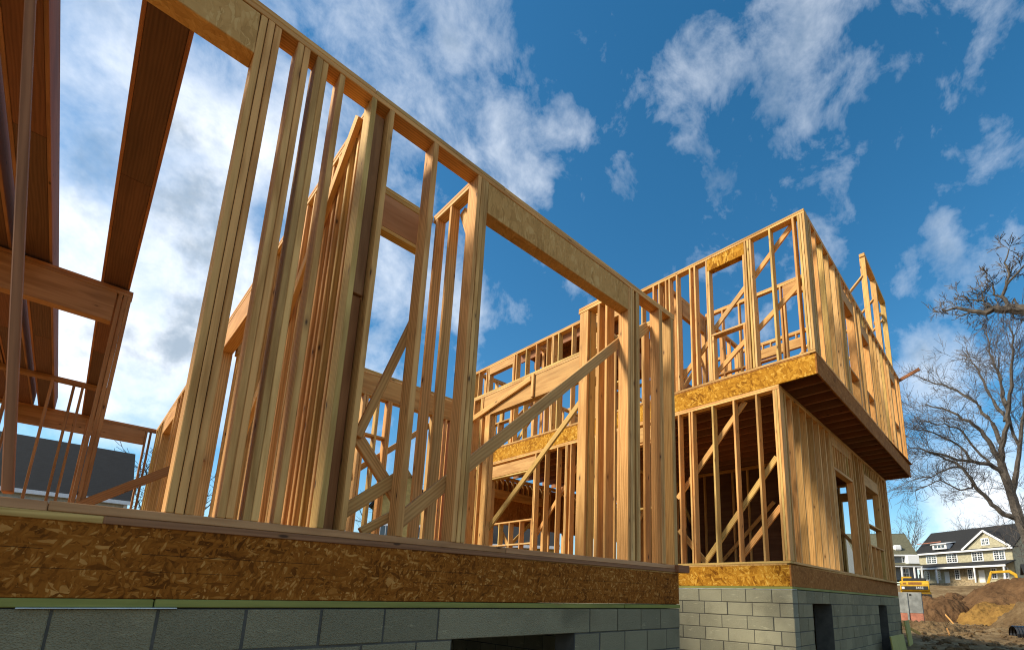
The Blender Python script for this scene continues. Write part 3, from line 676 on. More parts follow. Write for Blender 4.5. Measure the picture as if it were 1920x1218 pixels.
excavator('yellow excavator behind the tall dirt heap with its arm arched above it', 60.5, 1.15, -.85, R(92), arm2, '', .74)
lk = thing('work_light_mast', 'yellow mast with a pale lower end, seen through the door opening of the side wall', 'mast', (47.5, 10.95, -1))
M = yawM(47.5, 10.95, -.9, 0)
lbox('mast_pole', lk, M, (0, 0, 1.6), (.14, .16, 3.2), WHITE); lbox('mast_head', lk, M, (0, 0, 4.2), (.4, .42, 1.9), YEL, .08); lbox('mast_cap', lk, M, (0, .05, 5.3), (.4, .55, .3), YEL, .08); lbox('mast_foot', lk, M, (0, 0, .06), (1.2, 1.2, .12), BLACK)
ws = thing('sheet_stack', 'stack of white sheets on the dirt right beside the yellow excavator', 'sheet stack', (56, 6.05, 0))
for k in range(4): lbox('white_sheet', ws, yawM(56, 6.0 + .05 * k, ground_z(56, 6) + .9 + .2 * k, .2 + .06 * k), (0, 0, 0), (1.4, 1.15 - .12 * k, .13), WHITE)
lbox('pallet', ws, yawM(56, 6.0, ground_z(56, 6) + .35, .2), (0, 0, 0), (1.5, 1.3, .9), MT)
# black pipe half buried
bm = bmesh.new(); nr, ns = 44, 14
for i in range(nr):
    r = .30 + (.028 if i % 2 else 0)
    for k in range(ns): bm.verts.new((i * .055, r * math.cos(2 * math.pi * k / ns), r * math.sin(2 * math.pi * k / ns)))
bm.verts.ensure_lookup_table()
for i in range(nr - 1):
    for k in range(ns): bm.faces.new((bm.verts[i * ns + k], bm.verts[i * ns + (k + 1) % ns], bm.verts[(i + 1) * ns + (k + 1) % ns], bm.verts[(i + 1) * ns + k]))
me = bpy.data.meshes.new('pipe'); bm.to_mesh(me); bm.free()
o = link('drain_pipe', me, plain('black_plastic', (.015, .016, .02), .35, .3, 5), None, yawM(27.3, 1.1, ground_z(27.5, .9) + .10, R(-62)))
tag(o, 'black ribbed plastic pipe half buried in the dirt', 'pipe')
YPLY = wood_mat('yellow_form_board', (.44, .40, .12), (.30, .26, .07), [(1, 1, 1)], False)
for x, y, lab, ww, hh in ((15.85, 2.74, 'greenish form board leaning on the far corner of the tall block foundation', .62, .62), (13.5, 2.55, 'greenish form board lying at the foot of the dark side of the tall block foundation', 1.6, .4)):
    o = board('form_board', (x, y - .08, ground_z(x, y) - .1), (x, y - .03, ground_z(x, y) + hh), (1, .03, 0), ww, .03, YPLY, None); tag(o, lab, 'board')
for x, y, a, L, lab in ((36, 3.9, .5, 1.5, 'pale scrap stick standing askew between the brown mounds'), (40.5, 1.0, 1.2, .7, 'short pale scrap of wood on the ochre sand slope'), (22.5, 2.6, .3, .5, 'small pale wood scrap on dark dirt near the foundation'), (20.5, 3.15, 2.2, 1.2, 'dark splintered plank on the dirt close to the foundation corner')):
    o = board('wood_scrap', (x, y, ground_z(x, y) + .1), (x + L * math.cos(a) * .6, y + L * math.sin(a) * .6, ground_z(x, y) + .16 + L * .3), (0, 0, 1), .09, .03, FIR, None); tag(o, lab, 'wood scrap')

# ------------------------------------------------------------------ houses
def quad_mesh(name, faces, mat, parent, M, thick=0.0):
    """closed slabs: each polygon is given thickness along its normal"""
    bm = bmesh.new()
    for pts in faces:
        vs = [bm.verts.new(p) for p in pts]; f = bm.faces.new(vs)
        if thick:
            f.normal_update(); nrm = f.normal.copy(); r = bmesh.ops.extrude_face_region(bm, geom=[f])
            for v in r['geom']:
                if isinstance(v, bmesh.types.BMVert): v.co -= nrm * thick
    bmesh.ops.recalc_face_normals(bm, faces=bm.faces[:])
    me = bpy.data.meshes.new(name); bm.to_mesh(me); bm.free(); return link(name, me, mat, parent, M)

def house_window(parent, M, u0, u1, z0, z1, y, cols=2, rows=2):
    """white framed window on a wall facing local -Y"""
    w, h = u1 - u0, z1 - z0
    f = lbox('window', parent, M, ((u0 + u1) / 2, y - .04, (z0 + z1) / 2), (w + .26, .1, h + .26), WHITE, .015)
    nw_ = 2 if cols > 1 else 1; pw = (w - .08 * (nw_ - 1)) / nw_
    for i in range(nw_):
        cx = u0 + pw / 2 + i * (pw + .08)
        lbox('pane', f, M, (cx, y - .095, (z0 + z1) / 2), (pw - .06, .02, h - .06), GLASS, .004)
        bm = bmesh.new()
        for k in range(1, rows):
            bmesh.ops.create_cube(bm, size=1, matrix=Matrix.Translation((cx, y - .108, z0 + h * k / rows)) @ Matrix.Diagonal((pw - .06, .012, .09 if k * 2 == rows else .045, 1)))
        bmesh.ops.create_cube(bm, size=1, matrix=Matrix.Translation((cx, y - .1085, (z0 + z1) / 2)) @ Matrix.Diagonal((.045, .012, h - .06, 1)))
        me = bpy.data.meshes.new('glazing_bars'); bm.to_mesh(me); bm.free(); link('glazing_bars', me, WHITE, f, M)

SIDING = stripes('tan_siding', (.42, .385, .26), (.22, .18, .10), 2, .16); SHINGLE = stripes('black_shingles', (.014, .014, .015), (.006, .006, .006), 2, .12, .9)
STONE = plain('stone_facing', (.36, .28, .17), .9, .5, 3.5, bump=.6); GREYSD = stripes('grey_siding', (.15, .17, .18), (.08, .09, .1), 2, .16); OLIVE = stripes('olive_shingles', (.12, .115, .07), (.06, .06, .035), 2, .12, .9)
GOLDSD = stripes('gold_siding', (.50, .34, .10), (.3, .2, .06), 2, .16); PALESD = stripes('pale_siding', (.50, .53, .52), (.3, .32, .32), 2, .14)

# tan house: local x along the facade (left to right), local -y towards the site
PL, uvec = Vector((110.84, 16.07, 0)), Vector((-.51, -.86, 0)).normalized()
bz = 9.34 - 6.0
M = Matrix.Translation((PL.x, PL.y, bz)) @ Matrix.Rotation(math.atan2(uvec.y, uvec.x), 4, 'Z')
L = 15.5; E_ = 6.0
h = thing('house', 'tan two storey house with black roof, white trimmed gable and long porch', 'house', (PL.x, PL.y, bz))
quad_mesh('wall', [[(0, 0, 0), (L, 0, 0), (L, 0, E_), (0, 0, E_)], [(0, 9, 0), (0, 9, E_), (L, 9, E_), (L, 9, 0)], [(0, 0, 0), (0, 0, E_), (0, 4.5, 9.9), (0, 9, E_), (0, 9, 0)], [(L, 0, 0), (L, 9, 0), (L, 9, E_), (L, 4.5, 9.9), (L, 0, E_)]], SIDING, h, M, .12)
rf = quad_mesh('roof', [[(-.4, -.5, E_ - .15), (L + .4, -.5, E_ - .15), (L + .4, 4.5, 10.2), (-.4, 4.5, 10.2)], [(L + .4, 9.5, E_ - .15), (-.4, 9.5, E_ - .15), (-.4, 4.5, 10.2), (L + .4, 4.5, 10.2)]], SHINGLE, h, M, .2)
lbox('fascia', h, M, (L / 2, -.58, E_ - .2), (L + .9, .12, .3), WHITE, .02)
quad_mesh('porch_roof', [[(-.3, -2.3, 3.25), (L + .3, -2.3, 3.25), (L + .3, -.02, 4.0), (-.3, -.02, 4.0)]], SHINGLE, h, M, .12)
lbox('porch_beam', h, M, (L / 2, -2.3, 3.03), (L + .5, .16, .30), WHITE, .02)
lbox('porch_floor', h, M, (L / 2, -1.2, .25), (L, 2.5, .5), STONE)
for x in (.1, 4.9, 11.1, L - .1): lbox('column', h, M, (x, -2.2, 1.7), (.2, .2, 2.4), WHITE)
lbox('stone_front', h, M, (7.75, -.16, 1.7), (4.3, .3, 3.4), STONE)
for u0, u1 in ((1.6, 3.6), (5.25, 7.2), (9.45, 11.3), (12.75, 14.5)): house_window(h, M, u0 + .15, u1 - .15, E_ - 1.85, E_ - .5, 0, 2, 4)
for u0, u1, y in ((.95, 1.9, 0), (2.95, 3.9, 0), (6.6, 7.4, -.31), (8.7, 9.5, -.31), (12.1, 12.9, 0), (13.75, 14.55, 0)): house_window(h, M, u0 + .1, u1 - .1, 1.25, 2.75, y, 1, 4)
for u0, u1 in ((4.6, 5.5), (10.2, 11.1)):
    d = lbox('door', h, M, ((u0 + u1) / 2, -.06, 1.55), (u1 - u0, .1, 2.1), WHITE, .02); lbox('door_frame', d, M, ((u0 + u1) / 2, -.045, 1.6), (u1 - u0 + .24, .06, 2.26), SIDING, .02)
gx, gw_, gz = 12.1, 3.3, 2.6
quad_mesh('gable', [[(gx - gw_, -.35, E_ + .1), (gx + gw_, -.35, E_ + .1), (gx, -.35, E_ + .1 + gz)]], SIDING, h, M, .25)
quad_mesh('gable_roof', [[(gx - gw_ - .3, -.6, E_ + .1), (gx, -.6, E_ + .35 + gz), (gx, 3.8, E_ + .35 + gz), (gx - gw_ - .3, 1.2, E_ + .1)], [(gx, -.6, E_ + .35 + gz), (gx + gw_ + .3, -.6, E_ + .1), (gx + gw_ + .3, 1.2, E_ + .1), (gx, 3.8, E_ + .35 + gz)]], SHINGLE, h, M, .08)
for s in (-1, 1):
    p0 = M @ Vector((gx + s * (gw_ + .35), -.66, E_ + .02)); p1 = M @ Vector((gx - s * .02, -.66, E_ + .3 + gz)); board('rake_trim', p0, p1, (0, 0, 1), .3, .1, WHITE, h)
house_window(h, M, gx - .5, gx + .5, E_ + .65, E_ + 1.55, -.35, 2, 2)
lbox('dormer', h, M, (4.5, .6, E_ + .95), (2.5, 1.9, .95), WHITE, .03); quad_mesh('dormer_roof', [[(3.05, -.6, E_ + 1.45), (5.95, -.6, E_ + 1.45), (5.95, 2.0, E_ + 1.9), (3.05, 2.0, E_ + 1.9)]], WHITE, h, M, .12)
for x in (3.85, 4.5, 5.15): lbox('dormer_window', h, M, (x, -.36, E_ + .95), (.52, .03, .42), GLASS)
board('roof_board', M @ Vector((-.6, .9, E_ + 1.9)), M @ Vector((3.6, 1.4, E_ + 2.05)), (0, 0, 1), .12, .1, PINK, h)

# grey house to its left
M = Matrix.Translation((98.8, 14.6, 4.0)) @ Matrix.Rotation(math.atan2(.86, -.51) + math.pi, 4, 'Z')
h = thing('house', 'grey sided house with olive roof and white porch, half hidden by the timber frame', 'house', (98.8, 14.6, 4.0))
quad_mesh('wall', [[(-9, 0, 0), (0, 0, 0), (0, 0, 4.4), (-9, 0, 4.4)], [(0, 0, 0), (0, 7, 0), (0, 7, 4.4), (0, 3.5, 7.9), (0, 0, 4.4)], [(-9, 7, 0), (-9, 7, 4.4), (0, 7, 4.4), (0, 7, 0)], [(-9, 0, 0), (-9, 0, 4.4), (-9, 3.5, 7.9), (-9, 7, 4.4), (-9, 7, 0)]], GREYSD, h, M, .1)
quad_mesh('roof', [[(-9.3, -.6, 4.1), (.15, -.6, 4.1), (.15, 3.5, 8.2), (-9.3, 3.5, 8.2)], [(.15, 7.6, 4.1), (-9.3, 7.6, 4.1), (-9.3, 3.5, 8.2), (.15, 3.5, 8.2)]], OLIVE, h, M, .15)
lbox('fascia', h, M, (-4.5, -.66, 4.05), (9.4, .12, .25), WHITE); lbox('porch_beam', h, M, (-4.5, -1.9, 2.2), (9.0, .2, .3), WHITE); quad_mesh('porch_roof', [[(-9, -2.1, 2.4), (0, -2.1, 2.4), (0, 0, 2.9), (-9, 0, 2.9)]], OLIVE, h, M, .1)
for x in (-.15, -1.2, -3, -6): lbox('column', h, M, (x, -1.9, 1.0), (.2, .2, 2.2), WHITE)
house_window(h, M, -2.0, -.5, 3.0, 3.75, 0, 2, 2); house_window(h, M, -2.2, -1.3, .5, 1.9, 0, 1, 2); lbox('bay_front', h, M, (-1.0, -.9, 3.3), (1.6, 1.5, 1.3), WHITE)
lbox('dormer', h, M, (-2.4, .6, 5.4), (1.1, 1.2, .9), WHITE, .2)

# black roofed house behind the wing
M = yawM(-12, 35.4, -1.15, .01)
h = thing('house', 'pale sided house with broad black shingle roof behind the wing\'s dark end', 'house', (-5, 35.4, -1.15))
quad_mesh('wall', [[(0, 0, 0), (14, 0, 0), (14, 0, 5.4), (0, 0, 5.4)], [(14, 0, 0), (14, 8, 0), (14, 8, 5.4), (14, 4, 7.6), (14, 0, 5.4)], [(0, 8, 0), (0, 8, 5.4), (14, 8, 5.4), (14, 8, 0)], [(0, 0, 0), (0, 0, 5.4), (0, 4, 7.6), (0, 8, 5.4), (0, 8, 0)]], PALESD, h, M, .1)
quad_mesh('roof', [[(-.3, -.45, 5.5), (14.15, -.45, 5.5), (14.15, 4, 9.05), (-.3, 4, 9.05)], [(14.15, 8.45, 5.5), (-.3, 8.45, 5.5), (-.3, 4, 9.05), (14.15, 4, 9.05)]], SHINGLE, h, M, .15)
lbox('fascia', h, M, (7, -.5, 5.42), (14.4, .1, .2), WHITE); lbox('corner_board', h, M, (13.93, -.06, 2.7), (.16, .06, 5.4), WHITE)

# yellow house seen through both frames
M = yawM(15.5, 35.2, -1.15, R(-38))
h = thing('house', 'golden sided house with dark gable roof and white windows, glimpsed through the studs', 'house', (15.5, 35.2, -1.15))
quad_mesh('wall', [[(0, 0, 0), (4.5, 0, 0), (4.5, 0, 7.5), (2.25, 0, 10.1), (0, 0, 7.5)], [(4.5, .6, 0), (14, .6, 0), (14, .6, 4.9), (4.5, .6, 4.9)], [(0, 8, 0), (0, 8, 7.5), (4.5, 8, 7.5), (4.5, 8, 0)], [(4.5, 0, 0), (4.5, 8, 0), (4.5, 8, 7.5), (4.5, 0, 7.5)], [(14, .6, 0), (14, 8, 0), (14, 8, 4.9), (14, .6, 4.9)], [(0, 0, 0), (0, 0, 7.5), (0, 8, 7.5), (0, 8, 0)]], GOLDSD, h, M, .1)
quad_mesh('roof', [[(-.3, -.3, 7.25), (2.25, -.3, 10.25), (2.25, 8, 10.25), (-.3, 8, 7.25)], [(2.25, -.3, 10.25), (4.8, -.3, 7.25), (4.8, 8, 7.25), (2.25, 8, 10.25)]], SHINGLE, h, M, .15)
quad_mesh('wing_roof', [[(4.4, .1, 4.8), (14.2, .1, 4.8), (14.2, 4, 7.4), (4.4, 4, 7.4)], [(14.2, 8, 4.8), (4.4, 8, 4.8), (4.4, 4, 7.4), (14.2, 4, 7.4)]], SHINGLE, h, M, .15)
lbox('fascia', h, M, (9.3, .05, 4.75), (9.8, .1, .22), WHITE)
for u0, u1, z0, z1, y in ((.7, 1.5, 4.2, 5.9, 0), (2.8, 3.6, 4.2, 5.9, 0), (.9, 1.8, 1.2, 2.8, 0), (6, 6.9, 3.0, 4.3, .6), (8.6, 9.5, 3.0, 4.3, .6), (11.4, 12.3, 3.0, 4.3, .6)): house_window(h, M, u0, u1, z0, z1, y, 1, 2)
# low dark shed past the tan house
M = yawM(84, -1.1, 2.2, R(-84))
h = thing('shed', 'low shed with dark roof past the right end of the tan house', 'shed', (84, -1.1, 2.2))
lbox('shed_wall', h, M, (0, 0, .9), (5, 3, 2.2), STONE); quad_mesh('roof', [[(-2.8, -2, 2.0), (2.8, -2, 2.0), (2.8, 0, 3.2), (-2.8, 0, 3.2)], [(2.8, 2, 2.0), (-2.8, 2, 2.0), (-2.8, 0, 3.2), (2.8, 0, 3.2)]], SHINGLE, h, M, .1)

# ------------------------------------------------------------------ bare trees
BARK = plain('bark', (.10, .083, .068), .95, .4, 9, bump=.6); TWIG = plain('twigs', (.10, .083, .073), .95, .3, 9)
def tube(bm, pts, r0, r1, n=6):
    rings = []
    for i, p in enumerate(pts):
        p = Vector(p); a = Vector(pts[max(0, i - 1)]); b = Vector(pts[min(len(pts) - 1, i + 1)]); d = (b - a).normalized()
        s = d.cross(Vector((0, 0, 1)) if abs(d.z) < .9 else Vector((1, 0, 0))).normalized(); t = d.cross(s)
        r = r0 + (r1 - r0) * i / (len(pts) - 1)
        rings.append([bm.verts.new(p + s * r * math.cos(2 * math.pi * k / n) + t * r * math.sin(2 * math.pi * k / n)) for k in range(n)])
    for a, b in zip(rings, rings[1:]):
        for k in range(n): bm.faces.new((a[k], a[(k + 1) % n], b[(k + 1) % n], b[k]))
def grow(bm, p, d, L, r, depth, rnd, droop=0.0, rmin=.006):
    n = 4; pts = [p]; dd = d.copy()
    for i in range(n):
        dd = (dd + Vector((rnd.gauss(0, .16), rnd.gauss(0, .16), rnd.gauss(.03 - droop, .16)))).normalized(); pts.append(pts[-1] + dd * L / n)
    tube(bm, pts, r, max(r * .45, rmin), 5 if r > .03 else 3)
    if depth <= 0: return
    for k in range(rnd.choice((3, 4, 4, 5))):
        i = rnd.randint(1, n); q = pts[i]; axis = Vector((rnd.gauss(0, 1), rnd.gauss(0, 1), rnd.gauss(0, 1))).normalized()
        nd = (dd + axis * rnd.uniform(.5, .95)).normalized()
        grow(bm, q, nd, L * rnd.uniform(.5, .75), max(r * .5, rmin), depth - 1, rnd, droop, rmin)
def mk(bm, name, mat, parent):
    me = bpy.data.meshes.new(name); bm.to_mesh(me); bm.free(); return link(name, me, mat, parent)
def limb_tree(label, limbs, base, radii, twig_L, twig_r, per, seed, depth=2):
    rnd = random.Random(seed); t = thing('bare_tree', label, 'tree', base)
    bt, bc = bmesh.new(), bmesh.new()
    for (l, (r0, r1)) in zip(limbs, radii):
        sm = [Vector(l[0])]
        for a, b in zip(l, l[1:]):
            a, b = Vector(a), Vector(b)
            for k in (1, 2, 3): sm.append(a.lerp(b, k / 3) + Vector((rnd.gauss(0, 1), rnd.gauss(0, 1), rnd.gauss(0, 1))) * min(.06, (b - a).length * .035) * (k < 3))
        tube(bt, sm, r0, r1, 7)
        m_ = len(sm)
        for k in range(int(per * m_ / 8)):
            i = rnd.randint(int(m_ * .35), m_ - 1); d = (sm[i] - sm[max(0, i - 1)]).normalized() if i else Vector((0, 0, 1))
            nd = (d + Vector((rnd.gauss(0, .6), rnd.gauss(0, .6), rnd.gauss(.1, .6)))).normalized()
            grow(bc, sm[i], nd, twig_L * rnd.uniform(.6, 1.2), twig_r, depth, rnd)
    mk(bt, 'trunk', BARK, t); mk(bc, 'crown', TWIG, t); return t
LIMBS = [
 [(30.0, -1.2, -1.5), (30.0, -.72, -.3), (30.0, -.33, .9), (30.0, -.02, 2.0), (30.0, 0.23, 2.95), (30.0, 0.35, 3.71), (30.0, 0.48, 4.86), (29.99, 0.6, 5.8), (29.99, 0.69, 6.65)],
 [(29.99, 0.69, 6.65), (29.72, 0.48, 7.62), (29.45, 0.24, 8.69), (29.18, 0.02, 9.64), (28.91, -0.16, 10.58), (28.64, -0.34, 11.5), (28.36, -0.39, 12.35)],
 [(30.0, 0.48, 5.2), (29.92, 0.21, 6.19), (29.83, -0.03, 7.3), (29.75, -0.25, 8.42), (29.66, -0.53, 9.76), (29.57, -0.78, 11.11)],
 [(30.0, 0.42, 3.94), (29.78, 0.88, 4.18), (29.56, 1.24, 4.65), (29.34, 1.59, 5.29), (29.11, 1.85, 6.0), (28.88, 2.21, 6.61), (28.63, 2.7, 7.0), (28.36, 3.3, 7.36)],
 [(29.99, 0.66, 6.16), (29.63, 1.07, 6.57), (29.26, 1.6, 6.7), (28.88, 2.19, 6.81), (28.46, 2.94, 7.19), (28.01, 3.82, 7.5)],
 [(29.99, 0.69, 6.65), (29.91, 0.93, 7.52), (29.82, 1.2, 8.29), (29.72, 1.59, 8.85), (29.6, 2.26, 9.49), (29.44, 3.18, 10.07)],
 [(29.9, 0.54, 7.4), (30.32, 0.78, 8.7), (30.65, 1.18, 9.79), (30.95, 1.78, 10.72), (31.23, 2.53, 11.58), (31.49, 3.36, 12.21)],
 [(29.5, 0.33, 8.5), (30.28, 0.61, 9.78), (30.56, 0.86, 10.98), (30.84, 1.13, 12.1), (31.13, 1.34, 13.11)],
 [(29.3, 0.16, 9.2), (30.25, 0.26, 10.44), (30.51, 0.4, 11.73), (30.76, 0.46, 12.92), (31.01, 0.47, 13.85)],
 [(29.2, 1.75, 5.8), (29.72, 1.85, 5.57), (29.47, 2.3, 5.47), (29.18, 2.97, 6.0), (28.88, 3.64, 5.67), (28.59, 4.11, 5.49)],
 [(28.95, 2.1, 6.45), (29.91, 2.8, 6.61), (29.89, 3.42, 6.33), (29.85, 4.13, 6.29)],
 [(29.85, -0.03, 7.2), (29.79, 0.15, 8.28), (29.57, 0.27, 9.34), (29.36, 0.27, 10.38), (29.14, 0.17, 11.51)],
 [(29.26, 1.6, 6.7), (29.62, 2.0, 7.53), (29.26, 2.57, 8.06), (28.88, 3.16, 8.47), (28.49, 3.79, 8.64)],
 [(29.63, 1.07, 6.57), (29.59, 1.47, 7.3), (29.18, 1.88, 8.27), (28.76, 2.45, 8.66), (28.29, 3.33, 8.86)]]
RAD = [(.26, .16), (.12, .03), (.12, .03), (.12, .03), (.11, .03), (.12, .03), (.10, .025), (.08, .02), (.07, .02), (.05, .015), (.05, .015), (.07, .02), (.06, .02), (.06, .02)]
limb_tree('large bare spreading tree leaning in from the right behind the timber frame', LIMBS, (30.0, -1.2, -1.5), RAD, 1.1, .0135, 11, 4)
L2 = [[(14.96, -2.3, -1.4), (15.0, -2.25, 2.0), (14.98, -2.1, 4.0), (14.96, -1.7, 5.4), (14.96, -1.08, 5.99), (14.98, -0.77, 6.68), (14.99, -0.48, 6.97), (15.0, -0.27, 7.09), (15.0, -0.14, 7.11), (15.0, 0.03, 7.22), (15.0, 0.17, 7.16), (14.99, 0.44, 7.31), (14.98, 0.71, 7.52), (14.97, 1.01, 7.55)],
      [(15, -.27, 7.09), (15, -.15, 7.47), (15.0, -0.26, 7.73), (15.0, -0.34, 8.0), (15.0, -0.29, 8.33), (15, -0.41, 8.64)], [(15, -.26, 7.73), (15, -.50, 7.97), (14.98, -.70, 8.14)],
      [(15, -.14, 7.45), (15, -.01, 7.57), (15, -.03, 7.88), (15, .1, 8.14)], [(15, .03, 7.22), (15, .18, 7.49), (15, .45, 7.64), (14.98, .71, 7.93)], [(15, .44, 7.31), (15, .64, 7.27), (15, .78, 7.36)],
      [(15, -.48, 6.97), (15, -.35, 7.33), (15, -.28, 7.16)], [(15, .17, 7.16), (15, .21, 7.64), (15, .13, 7.88)], [(14.98, -2.1, 4.0), (15.3, -2.6, 6.5), (15.4, -3.0, 9)]]
limb_tree('nearer bare tree reaching one crooked limb in high at the right', L2, (14.96, -2.3, -1.4), [(.22, .018), (.045, .012), (.03, .012), (.03, .01), (.025, .01), (.02, .008), (.03, .01), (.02, .008), (.12, .04)], .36, .006, 4.5, 12)

def simple_tree(label, x, y, z, H, seed, spread=.75, depth=3):
    rnd = random.Random(seed); t = thing('bare_tree', label, 'tree', (x, y, z)); bt, bc = bmesh.new(), bmesh.new()
    p = Vector((x, y, z - .3)); pts = [p + Vector((rnd.gauss(0, .12) * k, rnd.gauss(0, .12) * k, H * .45 * k / 4)) for k in range(5)]
    r = H * .016; tube(bt, pts, r, r * .65, 7)
    for k in range(6):
        d = Vector((math.cos(k * 1.2 + rnd.random()), math.sin(k * 1.2 + rnd.random()), rnd.uniform(.7, 1.6))).normalized(); d.x *= spread; d.y *= spread
        s = pts[rnd.randint(2, 4)]; e = [s]
        for q in range(4):
            d = (d + Vector((rnd.gauss(0, .15), rnd.gauss(0, .15), rnd.gauss(.08, .12)))).normalized(); e.append(e[-1] + d * H * .12)
        tube(bt, e, r * .5, r * .2, 5)
        for q in range(5): grow(bc, e[rnd.randint(1, 4)], (d + Vector((rnd.gauss(0, .6), rnd.gauss(0, .6), rnd.gauss(.2, .4)))).normalized(), H * .2, r * .2, depth - 1, rnd, 0, .014)
    mk(bt, 'trunk', BARK, t); mk(bc, 'crown', TWIG, t)
for x, y, H, s, lab in ((128, 20.2, 15, 31, 'bare tree behind the gap between the grey house and the tan house'), (138, 22.0, 13, 32, 'smaller bare tree far back beside the edge of the timber frame'), (140, 12.6, 14, 33, 'thin bare tree rising behind the left half of the black roof ridge'),
                       (142, 8.2, 15, 34, 'bare tree rising behind the middle of the black roof ridge'), (136, 4.4, 15, 35, 'bare tree rising behind the right end of the black roof ridge'), (118, -1.0, 13, 37, 'bushy bare tree past the right end of the tan house')):
    simple_tree(lab, x, y, 4.0, H, s)
simple_tree('small bare tree beside the black roofed house, seen past the end of the wing', 4.3, 41, -1.15, 9.5, 41); simple_tree('bare tree behind the wing, seen through the studs below the long header', 24.5, 52, -1.15, 13, 42); simple_tree('slim bare tree beyond the golden house', 34, 44, -1.15, 12, 43)

# ------------------------------------------------------------------ sky, sun, camera
BLOBS = [((-0.085, 0.772, 0.63), .20, .50), ((-0.062, 0.879, 0.473), .20, .85), ((0.017, 0.851, 0.525), .16, .85), ((0.07, 0.787, 0.613), .16, .45), ((0.154, 0.746, 0.648), .15, .36),
 ((0.047, 0.924, 0.38), .20, .68), ((-0.048, 0.943, 0.329), .14, .42), ((0.342, 0.749, 0.568), .12, .52), ((0.273, 0.648, 0.711), .08, .28), ((0.46, 0.46, 0.759), .05, .50), ((0.409, 0.558, 0.722), .08, .30),
 ((0.471, 0.545, 0.694), .05, .36), ((0.534, 0.27, 0.801), .12, .15), ((0.567, 0.298, 0.768), .08, .08), ((0.623, 0.116, 0.774), .12, .11), ((0.69, 0.011, 0.724), .18, .14), ((0.60, .18, .75), .20, .03), ((0.297, 0.491, 0.819), .09, .24), ((0.22, 0.55, 0.806), .10, .22),
 ((0.125, 0.636, 0.761), .12, .24), ((0.452, 0.722, 0.524), .06, .45), ((0.335, 0.847, 0.412), .06, .45), ((0.032, 0.964, 0.264), .07, .40), ((0.92, 0.104, 0.378), .06, .42), ((0.933, 0.053, 0.357), .08, .45),
 ((0.977, 0.047, 0.21), .08, .46), ((0.982, 0.106, 0.158), .08, .60), ((0.989, 0.03, 0.142), .08, .55), ((0.833, 0.047, 0.551), .03, .32), ((0.537, 0.652, 0.535), .04, .28), ((0.149, 0.897, 0.415), .10, .36)]
SUN = Vector((-.66, .46, .59)).normalized()
el = math.asin(SUN.z); az = math.atan2(SUN.x, SUN.y)
wd = bpy.data.worlds.new('World'); bpy.context.scene.world = wd; wd.use_nodes = True
nt = wd.node_tree; nt.nodes.clear(); g = G(nt)
out = g.n('ShaderNodeOutputWorld'); bg = g.n('ShaderNodeBackground'); g.link(bg.outputs[0], out.inputs[0]); bg.inputs[1].default_value = .122
sky = g.n('ShaderNodeTexSky', sky_type='NISHITA'); sky.sun_disc = False; sky.sun_elevation = el; sky.sun_rotation = az; sky.air_density = 1.0; sky.dust_density = .4; sky.ozone_density = 2.5
hs = g.n('ShaderNodeHueSaturation'); g.link(sky.outputs[0], hs.inputs['Color']); hs.inputs['Saturation'].default_value = 1.32; hs.inputs['Value'].default_value = 1.0; hs.inputs['Hue'].default_value = .489
d = g.n('ShaderNodeTexCoord').outputs['Generated']
nrm = g.n('ShaderNodeVectorMath', operation='NORMALIZE'); g.link(d, nrm.inputs[0]); d = nrm.outputs[0]
warp = g.noise(d, 6, 4, .55, 0, 'Color'); wv = g.n('ShaderNodeVectorMath', operation='MULTIPLY_ADD'); g.link(warp, wv.inputs[0]); wv.inputs[1].default_value = (.14, .14, .14); g.link(d, wv.inputs[2])
wn = g.n('ShaderNodeVectorMath', operation='SUBTRACT'); g.link(wv.outputs[0], wn.inputs[0]); wn.inputs[1].default_value = (.07, .07, .07); dw = wn.outputs[0]
cov = None
BLOBS += [((.1, -1, .5), .8, .2), ((-1, -.3, .5), .7, .6), ((.5, -1, .9), .5, .4), ((-.9, .35, .3), .5, .6), ((.9, -.7, .2), .4, .4)]   # unseen cloud cover added behind the viewer as white fill light
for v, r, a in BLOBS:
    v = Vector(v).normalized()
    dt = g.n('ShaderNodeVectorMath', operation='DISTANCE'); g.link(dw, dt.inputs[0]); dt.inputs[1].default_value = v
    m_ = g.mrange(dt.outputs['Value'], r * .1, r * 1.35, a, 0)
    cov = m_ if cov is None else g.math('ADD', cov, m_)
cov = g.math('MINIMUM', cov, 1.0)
for v, r, a in (((-0.062, 0.817, 0.573), .10, -.75), ((.02, .74, .67), .10, -.3), ((-.11, .74, .66), .07, -.3), ((.03, .955, .29), .06, -.4), ((.14, .80, .58), .05, -.35)):   # holes of clear sky
    v = Vector(v).normalized(); dt = g.n('ShaderNodeVectorMath', operation='DISTANCE'); g.link(dw, dt.inputs[0]); dt.inputs[1].default_value = v
    cov = g.math('ADD', cov, g.mrange(dt.outputs['Value'], r * .2, r * 1.2, a, 0))
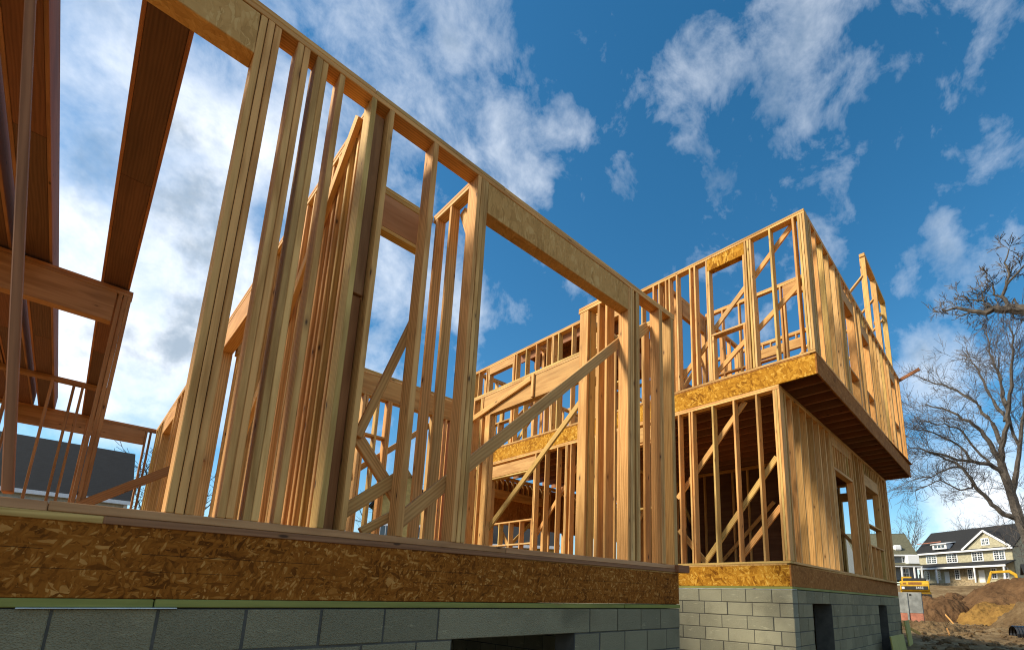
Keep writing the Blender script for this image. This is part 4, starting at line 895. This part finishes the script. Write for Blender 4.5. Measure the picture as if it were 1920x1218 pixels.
f1 = g.noise(d, 11, 12, .62, .25); f2 = g.noise(d, 4.2, 6, .6, .3)
dens = g.math('ADD', cov, g.math('MULTIPLY', g.math('SUBTRACT', f1, .5), 1.5))
dens = g.math('ADD', dens, g.math('MULTIPLY', g.math('SUBTRACT', f2, .5), 1.1))
alpha = g.math('POWER', g.mrange(dens, .08, 1.1, smooth=False), 1.0)
shade = g.mrange(g.math('ADD', g.math('MULTIPLY', g.noise(d, 5.5, 6, .6), .85), g.math('MULTIPLY', dens, .12)), .48, .67)
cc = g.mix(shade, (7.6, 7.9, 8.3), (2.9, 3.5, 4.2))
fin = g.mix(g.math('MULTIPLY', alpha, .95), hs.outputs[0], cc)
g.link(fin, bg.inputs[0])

sl = bpy.data.lights.new('sun', 'SUN'); sl.energy = 4.6; sl.angle = R(13); sl.color = (1, .89, .68)
so = bpy.data.objects.new('sun', sl); C.objects.link(so); so.rotation_euler = SUN.to_track_quat('Z', 'Y').to_euler(); so.location = SUN * 60

cam = bpy.data.cameras.new('camera'); co_ = bpy.data.objects.new('camera', cam); C.objects.link(co_)
cam.sensor_width = 36; cam.sensor_fit = 'HORIZONTAL'; cam.lens = 36 * 908.8341 / 1920
cam.shift_x = (960 - 1058.6767) / 1920; cam.shift_y = (928.564 - 609) / 1920
cam.clip_start = .05; cam.clip_end = 5000
yaw, pit, rol = R(44.41), R(11.64), R(1.56)
fw = Vector((math.cos(pit) * math.cos(yaw), math.cos(pit) * math.sin(yaw), math.sin(pit))); rt = Vector((math.sin(yaw), -math.cos(yaw), 0)); up = rt.cross(fw)
r2 = math.cos(rol) * rt + math.sin(rol) * up; u2 = -math.sin(rol) * rt + math.cos(rol) * up
co_.matrix_world = Matrix((r2, u2, -fw)).transposed().to_4x4()
sc = bpy.context.scene; sc.camera = co_
sc.render.engine = 'CYCLES'; sc.cycles.max_bounces = 6; sc.cycles.use_denoising = True; sc.cycles.filter_width = 1.1
sc.view_settings.view_transform = 'Standard'; sc.view_settings.look = 'None'; sc.view_settings.exposure = 0.42; sc.view_settings.gamma = 1
